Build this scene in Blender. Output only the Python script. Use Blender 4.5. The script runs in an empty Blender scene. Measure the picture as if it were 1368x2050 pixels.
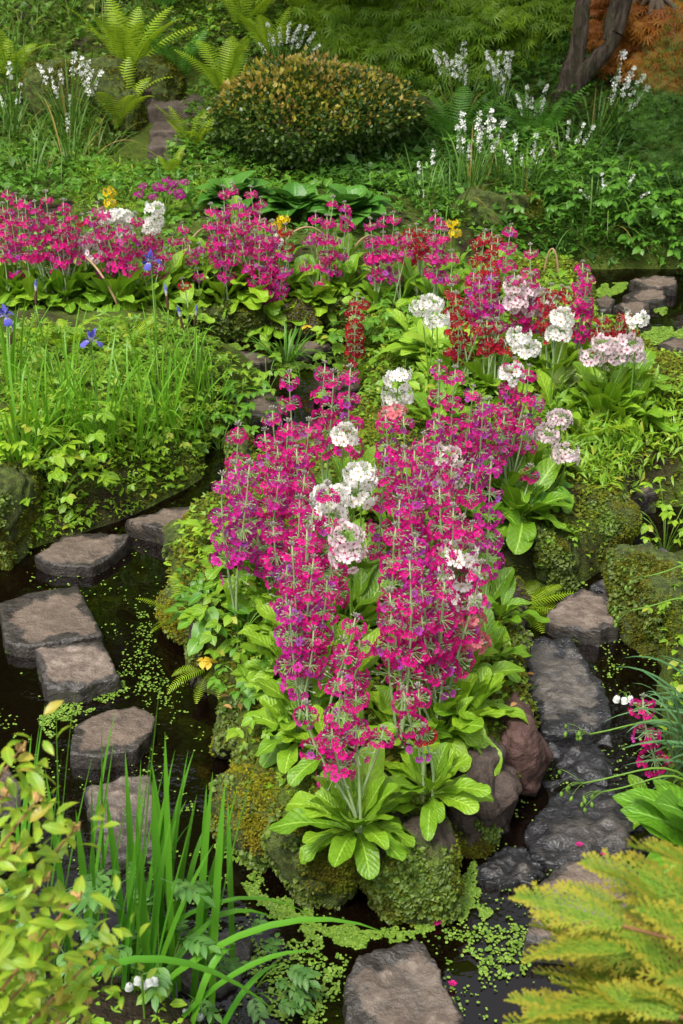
import bpy, math, random
import numpy as np
from mathutils import Vector, Matrix, Euler

# ------------------------------------------------------------------ camera, sky, sun, exposure
SC = bpy.context.scene
COL = SC.collection
R = math.radians
CAM_H, PITCH, FOC, PW, PH = 2.5, R(28.0), 2816.0, 1368.0, 2050.0
cam_d = bpy.data.cameras.new('camera')
cam = bpy.data.objects.new('camera', cam_d); COL.objects.link(cam)
cam.location = (0, 0, CAM_H); cam.rotation_euler = (math.pi/2-PITCH, 0, 0)
cam_d.sensor_fit = 'VERTICAL'; cam_d.sensor_height = 36.0; cam_d.sensor_width = 24.0
cam_d.lens = 36.0*FOC/PH
cam_d.clip_start = 0.05; cam_d.clip_end = 800
cam_d.dof.use_dof = True; cam_d.dof.focus_distance = 4.6; cam_d.dof.aperture_fstop = 9.0
SC.camera = cam
W = bpy.data.worlds.new('World'); SC.world = W; W.use_nodes = True
wn = W.node_tree; wn.nodes.clear()
sky = wn.nodes.new('ShaderNodeTexSky'); sky.sky_type = 'NISHITA'; sky.sun_disc = False
SUN_EL, SUN_AZ = R(62), R(215)           # azimuth measured from +Y clockwise: behind-left of the camera
sky.sun_elevation = SUN_EL; sky.sun_rotation = SUN_AZ
sky.air_density = 1.0; sky.dust_density = 5.0; sky.ozone_density = 1.0
hs = wn.nodes.new('ShaderNodeHueSaturation'); hs.inputs['Saturation'].default_value = 0.25
bg = wn.nodes.new('ShaderNodeBackground'); bg.inputs[1].default_value = 0.13
wo = wn.nodes.new('ShaderNodeOutputWorld')
wn.links.new(sky.outputs[0], hs.inputs['Color']); wn.links.new(hs.outputs[0], bg.inputs[0]); wn.links.new(bg.outputs[0], wo.inputs[0])
sun_d = bpy.data.lights.new('sun', 'SUN'); sun_d.energy = 1.5; sun_d.angle = R(12); sun_d.color = (1.0, .95, .87)
sun = bpy.data.objects.new('sun', sun_d); COL.objects.link(sun)
sdir = Vector((math.sin(SUN_AZ)*math.cos(SUN_EL), math.cos(SUN_AZ)*math.cos(SUN_EL), math.sin(SUN_EL)))
sun.rotation_euler = sdir.to_track_quat('Z', 'Y').to_euler(); sun.location = (-6, -8, 14)
SC.view_settings.view_transform = 'Standard'; SC.view_settings.look = 'None'
SC.view_settings.exposure = 1.0; SC.view_settings.gamma = 1.0
SC.render.engine = 'CYCLES'
SC.cycles.use_denoising = True
SC.cycles.max_bounces = 6; SC.cycles.diffuse_bounces = 2; SC.cycles.glossy_bounces = 2
SC.cycles.transmission_bounces = 4; SC.cycles.transparent_max_bounces = 4
SC.cycles.sample_clamp_indirect = 4.0

rng = np.random.default_rng(7)
rnd = random.Random(11)

# ------------------------------------------------------------------ places: from a point of the view to a point of the ground
CP, SP = math.cos(PITCH), math.sin(PITCH)
def ray(px, py):
    a, b = px-PW/2, PH/2-py
    return Vector((a, CP*FOC+SP*b, -SP*FOC+CP*b))
def atz(px, py, z=0.0):
    d = ray(px, py); t = (z-CAM_H)/d.z
    return Vector((d.x*t, d.y*t, z))
def aty(px, py, y):
    d = ray(px, py); t = y/d.y
    return Vector((d.x*t, y, CAM_H+d.z*t))
def proj(P):
    P = np.asarray(P, float); x, y, z = P[..., 0], P[..., 1], P[..., 2]-CAM_H
    dep = CP*y-SP*z; up = SP*y+CP*z
    return PW/2+FOC*x/dep, PH/2-FOC*up/dep
def pxm(y, z=0.1):                        # pixels of the photograph per metre at that place
    return FOC/(CP*y-SP*(z-CAM_H))

def sm(a, b, x):
    t = np.clip((x-a)/(b-a), 0, 1); return t*t*(3-2*t)

def vnoise(P, seed=0):
    P = np.asarray(P, float); I = np.floor(P).astype(np.int64); F = P-I; F = F*F*(3-2*F)
    def hsh(i, j, k):
        n = (i*374761393+j*668265263+k*2147483647+seed*974711) & 0xffffffff
        n = ((n ^ (n >> 13))*1274126177) & 0xffffffff
        n = ((n ^ (n >> 16))*2246822519) & 0xffffffff
        return ((n ^ (n >> 15)) & 0xffff)/65535.0
    out = 0
    for a in (0, 1):
        wx = F[..., 0] if a else 1-F[..., 0]
        for b in (0, 1):
            wy = F[..., 1] if b else 1-F[..., 1]
            for c in (0, 1):
                wz = F[..., 2] if c else 1-F[..., 2]
                out = out+wx*wy*wz*hsh(I[..., 0]+a, I[..., 1]+b, I[..., 2]+c)
    return out*2-1
def fbm(P, octv=4, seed=0):
    P = np.asarray(P, float); s, a = 0, 1.0
    for o in range(octv):
        s = s+a*vnoise(P*(2**o), seed+o); a *= .5
    return s
def n2(x, y, sc, seed=0, octv=3):
    x = np.asarray(x, float); y = np.asarray(y, float)
    return fbm(np.stack([x*sc, y*sc, np.zeros_like(x)+seed*3.7], -1), octv, seed)

# ------------------------------------------------------------------ shape of the land
ISL = [(575,1755),(640,1775),(740,1785),(830,1790),(890,1755),(925,1680),(1000,1640),(1065,1585),(1075,1480),(1050,1400),
       (1045,1300),(1015,1245),(1055,1190),(1180,1160),(1262,1100),(1295,1015),(1400,1025),(1900,1010),(1900,800),(1312,778),
       (1290,735),(1190,705),(1195,620),(1150,580),(1000,567),(900,602),(760,652),(700,692),(685,745),(745,830),(700,890),
       (560,965),(445,1015),(390,1085),(330,1170),(350,1270),(390,1345),(445,1400),(455,1540),(510,1650)]
BCK = [(-1500,1150),(0,1140),(110,1095),(260,1045),(330,1012),(425,957),(440,900),(500,835),(555,795),(540,760),(460,722),(425,692),
       (520,676),(660,670),(760,637),(900,583),(1000,548),(1100,540),(1250,545),(1368,540),(2300,540)]
NER = [(2300,1080),(1368,1105),(1330,1150),(1262,1190),(1250,1290),(1310,1340),(1300,1450),(1280,1560),(1285,1720),(1310,1800),
       (1340,1960),(1150,2150),(700,2200),(480,2130),(420,2060),(200,2010),(0,1960),(-1200,1900)]
def wpoly(pts, extra=()):
    return np.array([tuple(atz(*p))[:2] for p in pts]+list(extra))
LAND = [(wpoly(ISL), .19, .05), (wpoly(BCK, [(300, 60), (300, 500), (-300, 500), (-300, 6)]), .19, .24), (wpoly(NER, [(-300, 1.2), (-300, -300), (300, -300), (300, 4)]), .17, .10)]
def sdist(poly, x, y):
    x = np.asarray(x, float); y = np.asarray(y, float)
    d = np.full(x.shape, 1e9); ins = np.zeros(x.shape, bool)
    n = len(poly)
    for i in range(n):
        ax, ay = poly[i]; bx, by = poly[(i+1) % n]
        ex, ey = bx-ax, by-ay; L = ex*ex+ey*ey+1e-12
        t = np.clip(((x-ax)*ex+(y-ay)*ey)/L, 0, 1)
        d = np.minimum(d, np.hypot(x-ax-t*ex, y-ay-t*ey))
        c = (ay > y) != (by > y)
        with np.errstate(divide='ignore', invalid='ignore'):
            xi = ax+(y-ay)*ex/np.where(abs(ey) < 1e-12, 1e-12, ey)
        ins ^= c & (x < xi)
    return np.where(ins, d, -d)
def height(x, y):
    x = np.asarray(x, float); y = np.asarray(y, float)
    wob = .035*n2(x, y, 5, 3)
    z = np.full(x.shape, -.16)
    for poly, top, ew in LAND:
        d = sdist(poly, x, y)+wob
        zz = -.16+sm(-.03 if ew < .2 else -.5*ew, ew, d)*(.16+top)+.10*sm(.05, .5, d)+.035*n2(x, y, 3, 5)*sm(0, .2, d)
        z = np.maximum(z, zz)
    ys = 8.85-.35*sm(.6, 2.2, x)+.15*np.sin(x*1.3)
    s = y-ys
    z = z+.36*(np.where(s > 1.5, s, np.log1p(np.exp(np.clip(s*6, -40, 40)))/6)-np.maximum(0, s-14))*(z > 0)+.07*n2(x, y, 1.1, 9)*sm(0, 1, s)
    st_ = sm(.34, .26, abs(x+1.21-.12*(y-9.4)))*sm(8.75, 8.95, y)*sm(10.2, 9.9, y)
    z = z-.14*st_
    return z
def hfast(x, y):                          # the same from the ground sheet itself
    fx = np.clip((np.asarray(x)+3.6)/.04, 0, GN[1]-1.001); fy = np.clip((np.asarray(y)-.9)/.04, 0, GN[0]-1.001)
    i, j = fx.astype(int), fy.astype(int); u, v = fx-i, fy-j
    return (GF[j, i]*(1-u)+GF[j, i+1]*u)*(1-v)+(GF[j+1, i]*(1-u)+GF[j+1, i+1]*u)*v
_x, _y = np.arange(-3.6, 3.6001, .04), np.arange(.9, 12.5001, .04)
GF = height(*np.meshgrid(_x, _y)); GN = GF.shape
def hz(x, y): return float(hfast(np.array([x]), np.array([y]))[0])
def gnd(px, py, off=0.0):                 # where that line of sight meets the land or the water
    d = ray(px, py); t = np.linspace(1.2/d.length, 40/d.length, 3000)
    X, Y, Z = d.x*t, d.y*t, CAM_H+d.z*t
    G = np.maximum(hfast(X, Y), 0)+off
    k = np.argmax(Z <= G)
    if Z[k] > G[k]: k = len(t)-1
    return Vector((X[k], Y[k], float(G[k]-off)))

# ------------------------------------------------------------------ geometry containers
class Geo:
    def __init__(s, V, F=None, UV=None, M=None, L=None, S=None):
        s.V = np.asarray(V, float).reshape(-1, 3)
        if F is not None:
            s.L = np.array([i for f in F for i in f], np.int64); s.S = np.array([len(f) for f in F], np.int64)
        else: s.L, s.S = L, S
        s.UV = np.zeros((len(s.V), 2)) if UV is None else np.asarray(UV, float)
        s.M = np.zeros(len(s.S), np.int64) if M is None else (np.full(len(s.S), M) if np.isscalar(M) else np.asarray(M))
    def xf(s, Rm=None, T=(0, 0, 0), sc=1.0):
        V = s.V*sc
        if Rm is not None: V = V@np.asarray(Rm).T
        return Geo(V+np.asarray(T), None, s.UV, s.M, s.L, s.S)
    def setm(s, m): return Geo(s.V, None, s.UV, m, s.L, s.S)
def join(gs):
    off, Ls = 0, []
    for g in gs: Ls.append(g.L+off); off += len(g.V)
    return Geo(np.concatenate([g.V for g in gs]), None, np.concatenate([g.UV for g in gs]), np.concatenate([g.M for g in gs]),
               np.concatenate(Ls), np.concatenate([g.S for g in gs]))
def inst(g, P, Rm, S):
    P = np.asarray(P, float); n = len(P); S = np.asarray(S, float)
    S = S.reshape(n, 1, -1) if S.ndim > 1 else S.reshape(n, 1, 1)
    V = np.einsum('nij,nvj->nvi', Rm, g.V[None]*S)+P[:, None]
    k = len(g.V)
    L = (g.L[None]+(np.arange(n)*k)[:, None]).reshape(-1)
    return Geo(V.reshape(-1, 3), None, np.tile(g.UV, (n, 1)), np.tile(g.M, n), L, np.tile(g.S, n))
def rots(yaw, pitch, roll):               # leaf points along +X: pitch lifts its tip, roll turns it about its own length
    yaw, pitch, roll = (np.asarray(a, float) for a in (yaw, pitch, roll))
    n = len(yaw); c, s = np.cos, np.sin
    Z = np.zeros((n, 3, 3)); Y = Z.copy(); X = Z.copy()
    Z[:, 0, 0] = c(yaw); Z[:, 0, 1] = -s(yaw); Z[:, 1, 0] = s(yaw); Z[:, 1, 1] = c(yaw); Z[:, 2, 2] = 1
    p = -pitch
    Y[:, 0, 0] = c(p); Y[:, 0, 2] = s(p); Y[:, 2, 0] = -s(p); Y[:, 2, 2] = c(p); Y[:, 1, 1] = 1
    X[:, 1, 1] = c(roll); X[:, 1, 2] = -s(roll); X[:, 2, 1] = s(roll); X[:, 2, 2] = c(roll); X[:, 0, 0] = 1
    return Z@Y@X
def scat(tms, P, yaw, pitch, roll, S):
    P = np.asarray(P); n = len(P); S = np.asarray(S)
    if not isinstance(tms, (list, tuple)): tms = [tms]
    pick = rng.integers(0, len(tms), n); Rm = rots(yaw, pitch, roll); out = []
    for k, t in enumerate(tms):
        q = pick == k
        if q.any(): out.append(inst(t, P[q], Rm[q], S[q]))
    return join(out)
def mesh(name, g, mats, smooth=True, attrs=None):
    me = bpy.data.meshes.new(name)
    me.vertices.add(len(g.V)); me.vertices.foreach_set('co', g.V.astype(np.float32).ravel())
    me.loops.add(len(g.L)); me.loops.foreach_set('vertex_index', g.L.astype(np.int32))
    me.polygons.add(len(g.S)); st = np.concatenate([[0], np.cumsum(g.S)[:-1]])
    me.polygons.foreach_set('loop_start', st.astype(np.int32))
    if not isinstance(mats, (list, tuple)): mats = [mats]
    for m in mats: me.materials.append(m)
    me.polygons.foreach_set('material_index', g.M.astype(np.int32))
    me.polygons.foreach_set('use_smooth', np.full(len(g.S), smooth))
    uv = me.uv_layers.new(name='UVMap'); uv.data.foreach_set('uv', g.UV[g.L].astype(np.float32).ravel())
    for k, v in (attrs or {}).items():
        a = me.attributes.new(k, 'FLOAT', 'POINT'); a.data.foreach_set('value', np.asarray(v, np.float32))
    me.update(calc_edges=True)
    return me
def obj(name, me, parent=None, loc=(0, 0, 0), rot=(0, 0, 0), sc=1.0):
    o = bpy.data.objects.new(name, me); COL.objects.link(o)
    o.location = loc
    if isinstance(rot, Matrix): o.rotation_euler = rot.to_euler()
    else: o.rotation_euler = rot
    o.scale = (sc, sc, sc) if np.isscalar(sc) else sc
    if parent: o.parent = parent
    return o
def tag(o, label=None, cat=None, group=None, kind=None):
    if label: o['label'] = label
    if cat: o['category'] = cat
    if group: o['group'] = group
    if kind: o['kind'] = kind
    return o
def thing(name, label, cat, loc, group=None, rz=0):
    return tag(obj(name, None, None, loc, (0, 0, rz)), label, cat, group)

# ------------------------------------------------------------------ small shapes
def leafgeo(L=1, Wd=.3, prof=None, nu=6, nv=2, a0=.0, a1=-.6, fold=.25, wave=0.0, seed=0, fw=9):
    prof = prof or (lambda t: math.sin(math.pi*min(1, t**.85))**.8 if 0 < t < 1 else 0)
    V, UV, F = [], [], []; x = z = 0.0; rr = random.Random(seed); ph = rr.uniform(0, 6)
    tp = 0.0
    for i in range(nu+1):
        t = math.sin(i/nu*math.pi/2)**.9 if nu > 6 else i/nu; a = a0+(a1-a0)*t; dl = (t-tp)*L; tp = t
        x += math.cos(a)*dl; z += math.sin(a)*dl
        w = max(prof(t), .02 if i in (0,) else .004)*Wd/2
        for j in range(nv+1):
            s = 2*j/nv-1
            dz = fold*abs(s)*w+wave*w*math.sin(fw*t+ph+(1.5 if s > 0 else 0))*s*s
            V.append((x-math.sin(a)*dz, s*w, z+math.cos(a)*dz)); UV.append((t, (s+1)/2))
    for i in range(nu):
        for j in range(nv):
            k = i*(nv+1)+j; F.append((k, k+nv+1, k+nv+2, k+1))
    return Geo(V, F, UV)
def leaf8(L=1, Wd=.6, a=.2, b=-.5, fold=.25, q=(.32, .72), w=(.95, .8)):   # small folded leaf, eight triangles
    x1, x2 = q; z1 = math.sin(a)*x1; z2 = z1+math.sin((a+b)/2)*(x2-x1); z3 = z2+math.sin(b)*(1-x2); h = Wd/2
    V = [(0, 0, 0), (x1, -h*w[0], z1+fold*h), (x1, 0, z1), (x1, h*w[0], z1+fold*h), (x2, -h*w[1], z2+fold*h), (x2, 0, z2), (x2, h*w[1], z2+fold*h), (1, 0, z3)]
    F = [(0, 2, 1), (0, 3, 2), (1, 2, 5, 4), (2, 3, 6, 5), (4, 5, 7), (5, 6, 7)]
    return Geo(np.array(V)*L, F, [(0, .5), (x1, 0), (x1, .5), (x1, 1), (x2, 0), (x2, .5), (x2, 1), (1, .5)])
def leaf4(L=1, Wd=.6, b=-.25, fold=.3, m=.45):                            # the same for far away, four triangles
    h = Wd/2; V = [(0, 0, 0), (m, -h, fold*h), (m, 0, 0), (m, h, fold*h), (1, 0, b*.5)]
    return Geo(np.array(V)*L, [(0, 2, 1), (0, 3, 2), (1, 2, 4), (2, 3, 4)], [(0, .5), (m, 0), (m, .5), (m, 1), (1, .5)])
def leaf2(L=1, Wd=.6, m=.45, b=-.2):
    h = Wd/2; return Geo(np.array([(0, 0, 0), (m, -h, .02), (1, 0, b), (m, h, .02)])*L, [(0, 3, 2, 1)], [(0, .5), (m, 0), (1, .5), (m, 1)])
def tube(pts, rad, n=6, cap=True):
    pts = [Vector(p) for p in pts]; V, F, UV = [], [], []
    m = len(pts); ref = Vector((0, 0, 1))
    for i, p in enumerate(pts):
        d = (pts[min(i+1, m-1)]-pts[max(i-1, 0)]).normalized()
        if abs(d.dot(ref)) > .95: ref = Vector((1, 0, 0))
        u = d.cross(ref).normalized(); v = d.cross(u)
        r = rad[i] if not np.isscalar(rad) else rad
        for k in range(n):
            a = 2*math.pi*k/n; V.append(p+(u*math.cos(a)+v*math.sin(a))*r); UV.append((i/(m-1), k/n))
    for i in range(m-1):
        for k in range(n):
            F.append((i*n+k, i*n+(k+1) % n, (i+1)*n+(k+1) % n, (i+1)*n+k))
    if cap: F.append(tuple(range((m-1)*n, m*n)))
    return Geo([tuple(v) for v in V], F, UV)
def bez(p0, p1, p2, p3, n=8):
    p0, p1, p2, p3 = (Vector(p) for p in (p0, p1, p2, p3)); out = []
    for i in range(n+1):
        t = i/n; u = 1-t; out.append(p0*u**3+p1*3*u*u*t+p2*3*u*t*t+p3*t**3)
    return out
def ribbon(pts, width, n_fold=.35, up=None, taper=.12):   # a blade of a grass or iris along a curve
    pts = [Vector(p) for p in pts]; m = len(pts); V, F, UV = [], [], []
    for i, p in enumerate(pts):
        d = (pts[min(i+1, m-1)]-pts[max(i-1, 0)]).normalized()
        s = d.cross(Vector(up) if up else Vector((0, 0, 1)))
        s = s.normalized() if s.length > .05 else Vector((1, 0, 0))
        nn = s.cross(d); t = i/(m-1)
        w = width/2*(min(1, .55+t*2.5))*(1 if t < .55 else max(.02, 1-((t-.55)/.45)**1.6))
        for j, q in enumerate((-1, 0, 1)):
            V.append(p+s*w*q+nn*(n_fold*w*abs(q))); UV.append((t, j/2))
    for i in range(m-1):
        for j in range(2): k = i*3+j; F.append((k, k+3, k+4, k+1))
    return Geo([tuple(v) for v in V], F, UV)

# ------------------------------------------------------------------ materials
def nmat(name):
    m = bpy.data.materials.new(name); m.use_nodes = True; nt = m.node_tree; nt.nodes.clear()
    out = nt.nodes.new('ShaderNodeOutputMaterial'); return m, nt, out
def nd(nt, typ, ins=None, **props):
    n = nt.nodes.new('ShaderNode'+typ)
    for k, v in props.items(): setattr(n, k, v)
    for k, v in (ins or {}).items():
        if hasattr(v, 'is_linked'): nt.links.new(v, n.inputs[k])
        elif isinstance(v, tuple) and len(v) == 3 and n.inputs[k].type == 'RGBA': n.inputs[k].default_value = (*v, 1)
        else: n.inputs[k].default_value = v
    return n
def mth(nt, op, a, b=None, c=None):
    n = nt.nodes.new('ShaderNodeMath'); n.operation = op
    for i, v in enumerate((a, b, c)):
        if v is None: continue
        if hasattr(v, 'is_linked'): nt.links.new(v, n.inputs[i])
        else: n.inputs[i].default_value = v
    return n.outputs[0]
def mix(nt, f, a, b):
    n = nt.nodes.new('ShaderNodeMix'); n.data_type = 'RGBA'
    for k, v in ((0, f), (6, a), (7, b)):
        if hasattr(v, 'is_linked'): nt.links.new(v, n.inputs[k])
        elif isinstance(v, tuple): n.inputs[k].default_value = (*v, 1)
        else: n.inputs[k].default_value = v
    return n.outputs[2]
def ramp(nt, f, a, b):
    n = nt.nodes.new('ShaderNodeMapRange'); n.interpolation_type = 'SMOOTHSTEP'
    nt.links.new(f, n.inputs[0]); n.inputs[1].default_value = a; n.inputs[2].default_value = b
    return n.outputs[0]
def noise_(nt, scale, detail=3, vec=None, rough=.55):
    n = nd(nt, 'TexNoise', {'Scale': scale, 'Detail': detail, 'Roughness': rough})
    nt.links.new(vec if vec else nd(nt, 'NewGeometry').outputs['Position'], n.inputs['Vector'])
    return n.outputs[0]
def leafmat(name, a, b, c=None, rough=.42, trans=.3, rib=.0, vein=0.0, tip=None, spec=.4, patch=1.6, old=None):
    m, nt, out = nmat(name)
    g = nd(nt, 'NewGeometry'); oi = nd(nt, 'ObjectInfo')
    r = mth(nt, 'FRACT', mth(nt, 'ADD', g.outputs['Random Per Island'], oi.outputs['Random']))
    col = mix(nt, r, a, b)
    if c: col = mix(nt, mth(nt, 'MULTIPLY', ramp(nt, noise_(nt, patch, 2), .35, .65), .75), col, c)
    uv = nd(nt, 'UVMap', uv_map='UVMap'); sx = nd(nt, 'SeparateXYZ', {0: uv.outputs[0]})
    u, v = sx.outputs[0], sx.outputs[1]
    av = mth(nt, 'ABSOLUTE', mth(nt, 'SUBTRACT', v, .5))
    if tip: col = mix(nt, ramp(nt, u, .35, .95), col, tip)
    if old:
        r2 = mth(nt, 'FRACT', mth(nt, 'MULTIPLY', r, 17.31))
        col = mix(nt, mth(nt, 'GREATER_THAN', r2, .93), col, old)
    nrm = None
    if vein:
        w = mth(nt, 'SINE', mth(nt, 'MULTIPLY', mth(nt, 'SUBTRACT', u, mth(nt, 'MULTIPLY', av, .45)), 62.0))
        nz = noise_(nt, 90, 2)
        hgt = mth(nt, 'ADD', mth(nt, 'MULTIPLY', w, .16), nz)
        bp = nd(nt, 'Bump', {'Strength': vein, 'Distance': .004, 'Height': hgt}); nrm = bp.outputs[0]
        col = mix(nt, mth(nt, 'MULTIPLY', ramp(nt, nz, .3, .75), .35), col, tuple(x*.55 for x in a))
    if rib:
        col = mix(nt, mth(nt, 'MULTIPLY', mth(nt, 'LESS_THAN', av, .035), rib), col, tuple(min(1, x*1.6+.10) for x in b))
    p = nd(nt, 'BsdfPrincipled', {'Base Color': col, 'Roughness': rough, 'Specular IOR Level': spec})
    t = nd(nt, 'BsdfTranslucent', {'Color': mix(nt, .5, col, tuple(min(1, x*1.5) for x in b))})
    if nrm:
        nt.links.new(nrm, p.inputs['Normal'])
    mx = nd(nt, 'MixShader', {0: trans, 1: p.outputs[0], 2: t.outputs[0]})
    nt.links.new(mx.outputs[0], out.inputs[0]); return m
def plain(name, a, b=None, rough=.6, scale=30, spec=.3, bump=0.0, trans=0.0):
    m, nt, out = nmat(name); nz = noise_(nt, scale, 3)
    p = nd(nt, 'BsdfPrincipled', {'Base Color': mix(nt, nz, a, b or a), 'Roughness': rough, 'Specular IOR Level': spec})
    if bump: nt.links.new(nd(nt, 'Bump', {'Strength': bump, 'Distance': .01, 'Height': nz}).outputs[0], p.inputs['Normal'])
    sh = p.outputs[0]
    if trans:
        t = nd(nt, 'BsdfTranslucent', {'Color': a}); sh = nd(nt, 'MixShader', {0: trans, 1: sh, 2: t.outputs[0]}).outputs[0]
    nt.links.new(sh, out.inputs[0]); return m
def petalmat(name, a, b, eye, core, faded=None, rr=(.22, .36)):
    m, nt, out = nmat(name); g = nd(nt, 'NewGeometry'); oi = nd(nt, 'ObjectInfo')
    r = mth(nt, 'FRACT', mth(nt, 'ADD', g.outputs['Random Per Island'], oi.outputs['Random']))
    col = mix(nt, r, a, b)
    if faded:
        r2 = mth(nt, 'FRACT', mth(nt, 'MULTIPLY', r, 13.7)); col = mix(nt, ramp(nt, r2, .80, 1.0), col, faded)
    sx = nd(nt, 'SeparateXYZ', {0: nd(nt, 'UVMap', uv_map='UVMap').outputs[0]})
    col = mix(nt, ramp(nt, sx.outputs[0], rr[0], rr[1]), eye, col)
    col = mix(nt, mth(nt, 'GREATER_THAN', sx.outputs[0], .1), core, col)
    p = nd(nt, 'BsdfPrincipled', {'Base Color': col, 'Roughness': .55, 'Specular IOR Level': .2})
    t = nd(nt, 'BsdfTranslucent', {'Color': col})
    nt.links.new(nd(nt, 'MixShader', {0: .3, 1: p.outputs[0], 2: t.outputs[0]}).outputs[0], out.inputs[0]); return m
def stonemat(name, a, b, wet, moss=(.07, .10, .012), mossy=.5, rough=.75, gloss=0.0, warm=None):
    m, nt, out = nmat(name); g = nd(nt, 'NewGeometry'); pos = g.outputs['Position']
    sz = nd(nt, 'SeparateXYZ', {0: pos}).outputs[2]; nzv = nd(nt, 'SeparateXYZ', {0: g.outputs['True Normal']}).outputs[2]
    n1, n2_, n3 = noise_(nt, 7, 5), noise_(nt, 32, 5, rough=.65), noise_(nt, 120, 3)
    mp = nd(nt, 'Mapping', {'Vector': pos, 'Scale': (1.0, 1.9, 2.6), 'Rotation': (0.1, 0, .4)})
    n4 = noise_(nt, 16, 4, mp.outputs[0], .6)
    col = mix(nt, ramp(nt, n2_, .3, .7), a, b)
    col = mix(nt, mth(nt, 'MULTIPLY', ramp(nt, n4, .45, .75), .55), col, warm or tuple(min(1, x*1.5) for x in b))
    ed = nd(nt, 'Attribute', attribute_name='edge').outputs['Fac']
    wf = ramp(nt, mth(nt, 'ADD', ed, mth(nt, 'MULTIPLY', mth(nt, 'SUBTRACT', n1, .5), 2.6)), .52, .78)
    low = mth(nt, 'SUBTRACT', 1.0, ramp(nt, mth(nt, 'ADD', sz, mth(nt, 'MULTIPLY', mth(nt, 'SUBTRACT', n1, .5), .05)), .015, .05))
    wf = mth(nt, 'MAXIMUM', wf, low)
    col = mix(nt, wf, col, mix(nt, ramp(nt, n2_, .3, .75), wet, tuple(x*3.0 for x in wet)))
    col = mix(nt, mth(nt, 'MULTIPLY', ramp(nt, n3, .55, .75), .35), col, tuple(x*.35 for x in a))
    ms = nd(nt, 'Attribute', attribute_name='moss').outputs['Fac']
    mf = ramp(nt, mth(nt, 'ADD', mth(nt, 'MULTIPLY', ms, mossy), mth(nt, 'MULTIPLY', mth(nt, 'SUBTRACT', n1, .5), 1.3)), .42, .56)
    n5 = noise_(nt, 260, 2)
    mcol = mix(nt, ramp(nt, n2_, .3, .72), tuple(x*.4 for x in moss), tuple(x*1.9 for x in moss))
    mcol = mix(nt, mth(nt, 'MULTIPLY', ramp(nt, n4, .52, .75), .6), mcol, (.13, .085, .02))
    mcol = mix(nt, mth(nt, 'MULTIPLY', ramp(nt, n5, .35, .7), .7), mcol, tuple(x*.25 for x in moss))
    col = mix(nt, mf, col, mcol)
    rg = mth(nt, 'MULTIPLY_ADD', wf, -(rough-.38)-gloss*.1, rough)
    rg = mth(nt, 'MAXIMUM', rg, mth(nt, 'MULTIPLY', mf, .9))
    hgt = mth(nt, 'ADD', mth(nt, 'ADD', mth(nt, 'MULTIPLY', n2_, .6), mth(nt, 'MULTIPLY', mth(nt, 'MULTIPLY', n5, mf), .8)), mth(nt, 'ADD', mth(nt, 'MULTIPLY', n3, .35), mth(nt, 'MULTIPLY', n4, .7)))
    bp = nd(nt, 'Bump', {'Strength': .9, 'Distance': .014, 'Height': hgt})
    p = nd(nt, 'BsdfPrincipled', {'Base Color': col, 'Roughness': rg, 'Specular IOR Level': .5, 'Normal': bp.outputs[0]})
    nt.links.new(p.outputs[0], out.inputs[0]); return m
# ------------------------------------------------------------------ the setting: ground and water
def axis(lo, hi, step, far):
    a = list(np.arange(lo, hi+1e-6, step)); g = step
    while a[-1] < far: g *= 1.35; a.append(a[-1]+g)
    g = step
    while a[0] > -far: g *= 1.35; a.insert(0, a[0]-g)
    return np.array(a)
ax_, ay_ = axis(-3.6, 3.6, .04, 320), axis(.9, 12.5, .04, 320)
GX, GY = np.meshgrid(ax_, ay_); GZ = height(GX, GY); nx, ny = len(ax_), len(ay_)
idx = np.arange(nx*ny).reshape(ny, nx)
q = np.stack([idx[:-1, :-1], idx[:-1, 1:], idx[1:, 1:], idx[1:, :-1]], -1).reshape(-1)
gg = Geo(np.stack([GX, GY, GZ], -1).reshape(-1, 3), None, None, None, q, np.full((nx-1)*(ny-1), 4))
m, nt, out = nmat('soil_and_moss')
a1, a2, a3 = noise_(nt, 2.3, 4), noise_(nt, 24, 4), noise_(nt, 110, 3)
c = mix(nt, a2, (.018, .013, .008), (.055, .038, .022))
c = mix(nt, ramp(nt, a1, .36, .52), c, mix(nt, a2, (.035, .06, .008), (.11, .15, .018)))
p = nd(nt, 'BsdfPrincipled', {'Base Color': c, 'Roughness': .85, 'Specular IOR Level': .2,
       'Normal': nd(nt, 'Bump', {'Strength': .9, 'Distance': .02, 'Height': mth(nt, 'ADD', a2, a3)}).outputs[0]})
nt.links.new(p.outputs[0], out.inputs[0]); M_SOIL = m
tag(obj('ground', mesh('ground', gg, M_SOIL)), kind='structure')

m, nt, out = nmat('dark_peaty_water')
pos = nd(nt, 'NewGeometry').outputs['Position']
w1, w2 = noise_(nt, 9, 2, pos), noise_(nt, 45, 2, pos)
amp = ramp(nt, noise_(nt, 1.6, 2, pos), .42, .68)
hg = mth(nt, 'MULTIPLY', mth(nt, 'ADD', w1, mth(nt, 'MULTIPLY', w2, .35)), mth(nt, 'MULTIPLY_ADD', amp, 1.0, .12))
p = nd(nt, 'BsdfPrincipled', {'Base Color': mix(nt, noise_(nt, 3, 4), (.0012, .0008, .0005), (.005, .0022, .001)), 'Roughness': .03, 'IOR': 1.6,
       'Specular IOR Level': .5, 'Normal': nd(nt, 'Bump', {'Strength': .6, 'Distance': .012, 'Height': hg}).outputs[0]})
nt.links.new(p.outputs[0], out.inputs[0]); M_WATER = m
wx, wy = 300, 300
tag(obj('water', mesh('water', Geo([(-wx, -20, 0), (wx, -20, 0), (wx, 30, 0), (-wx, 30, 0)], [(0, 1, 2, 3)]), M_WATER)), kind='structure')

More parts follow.
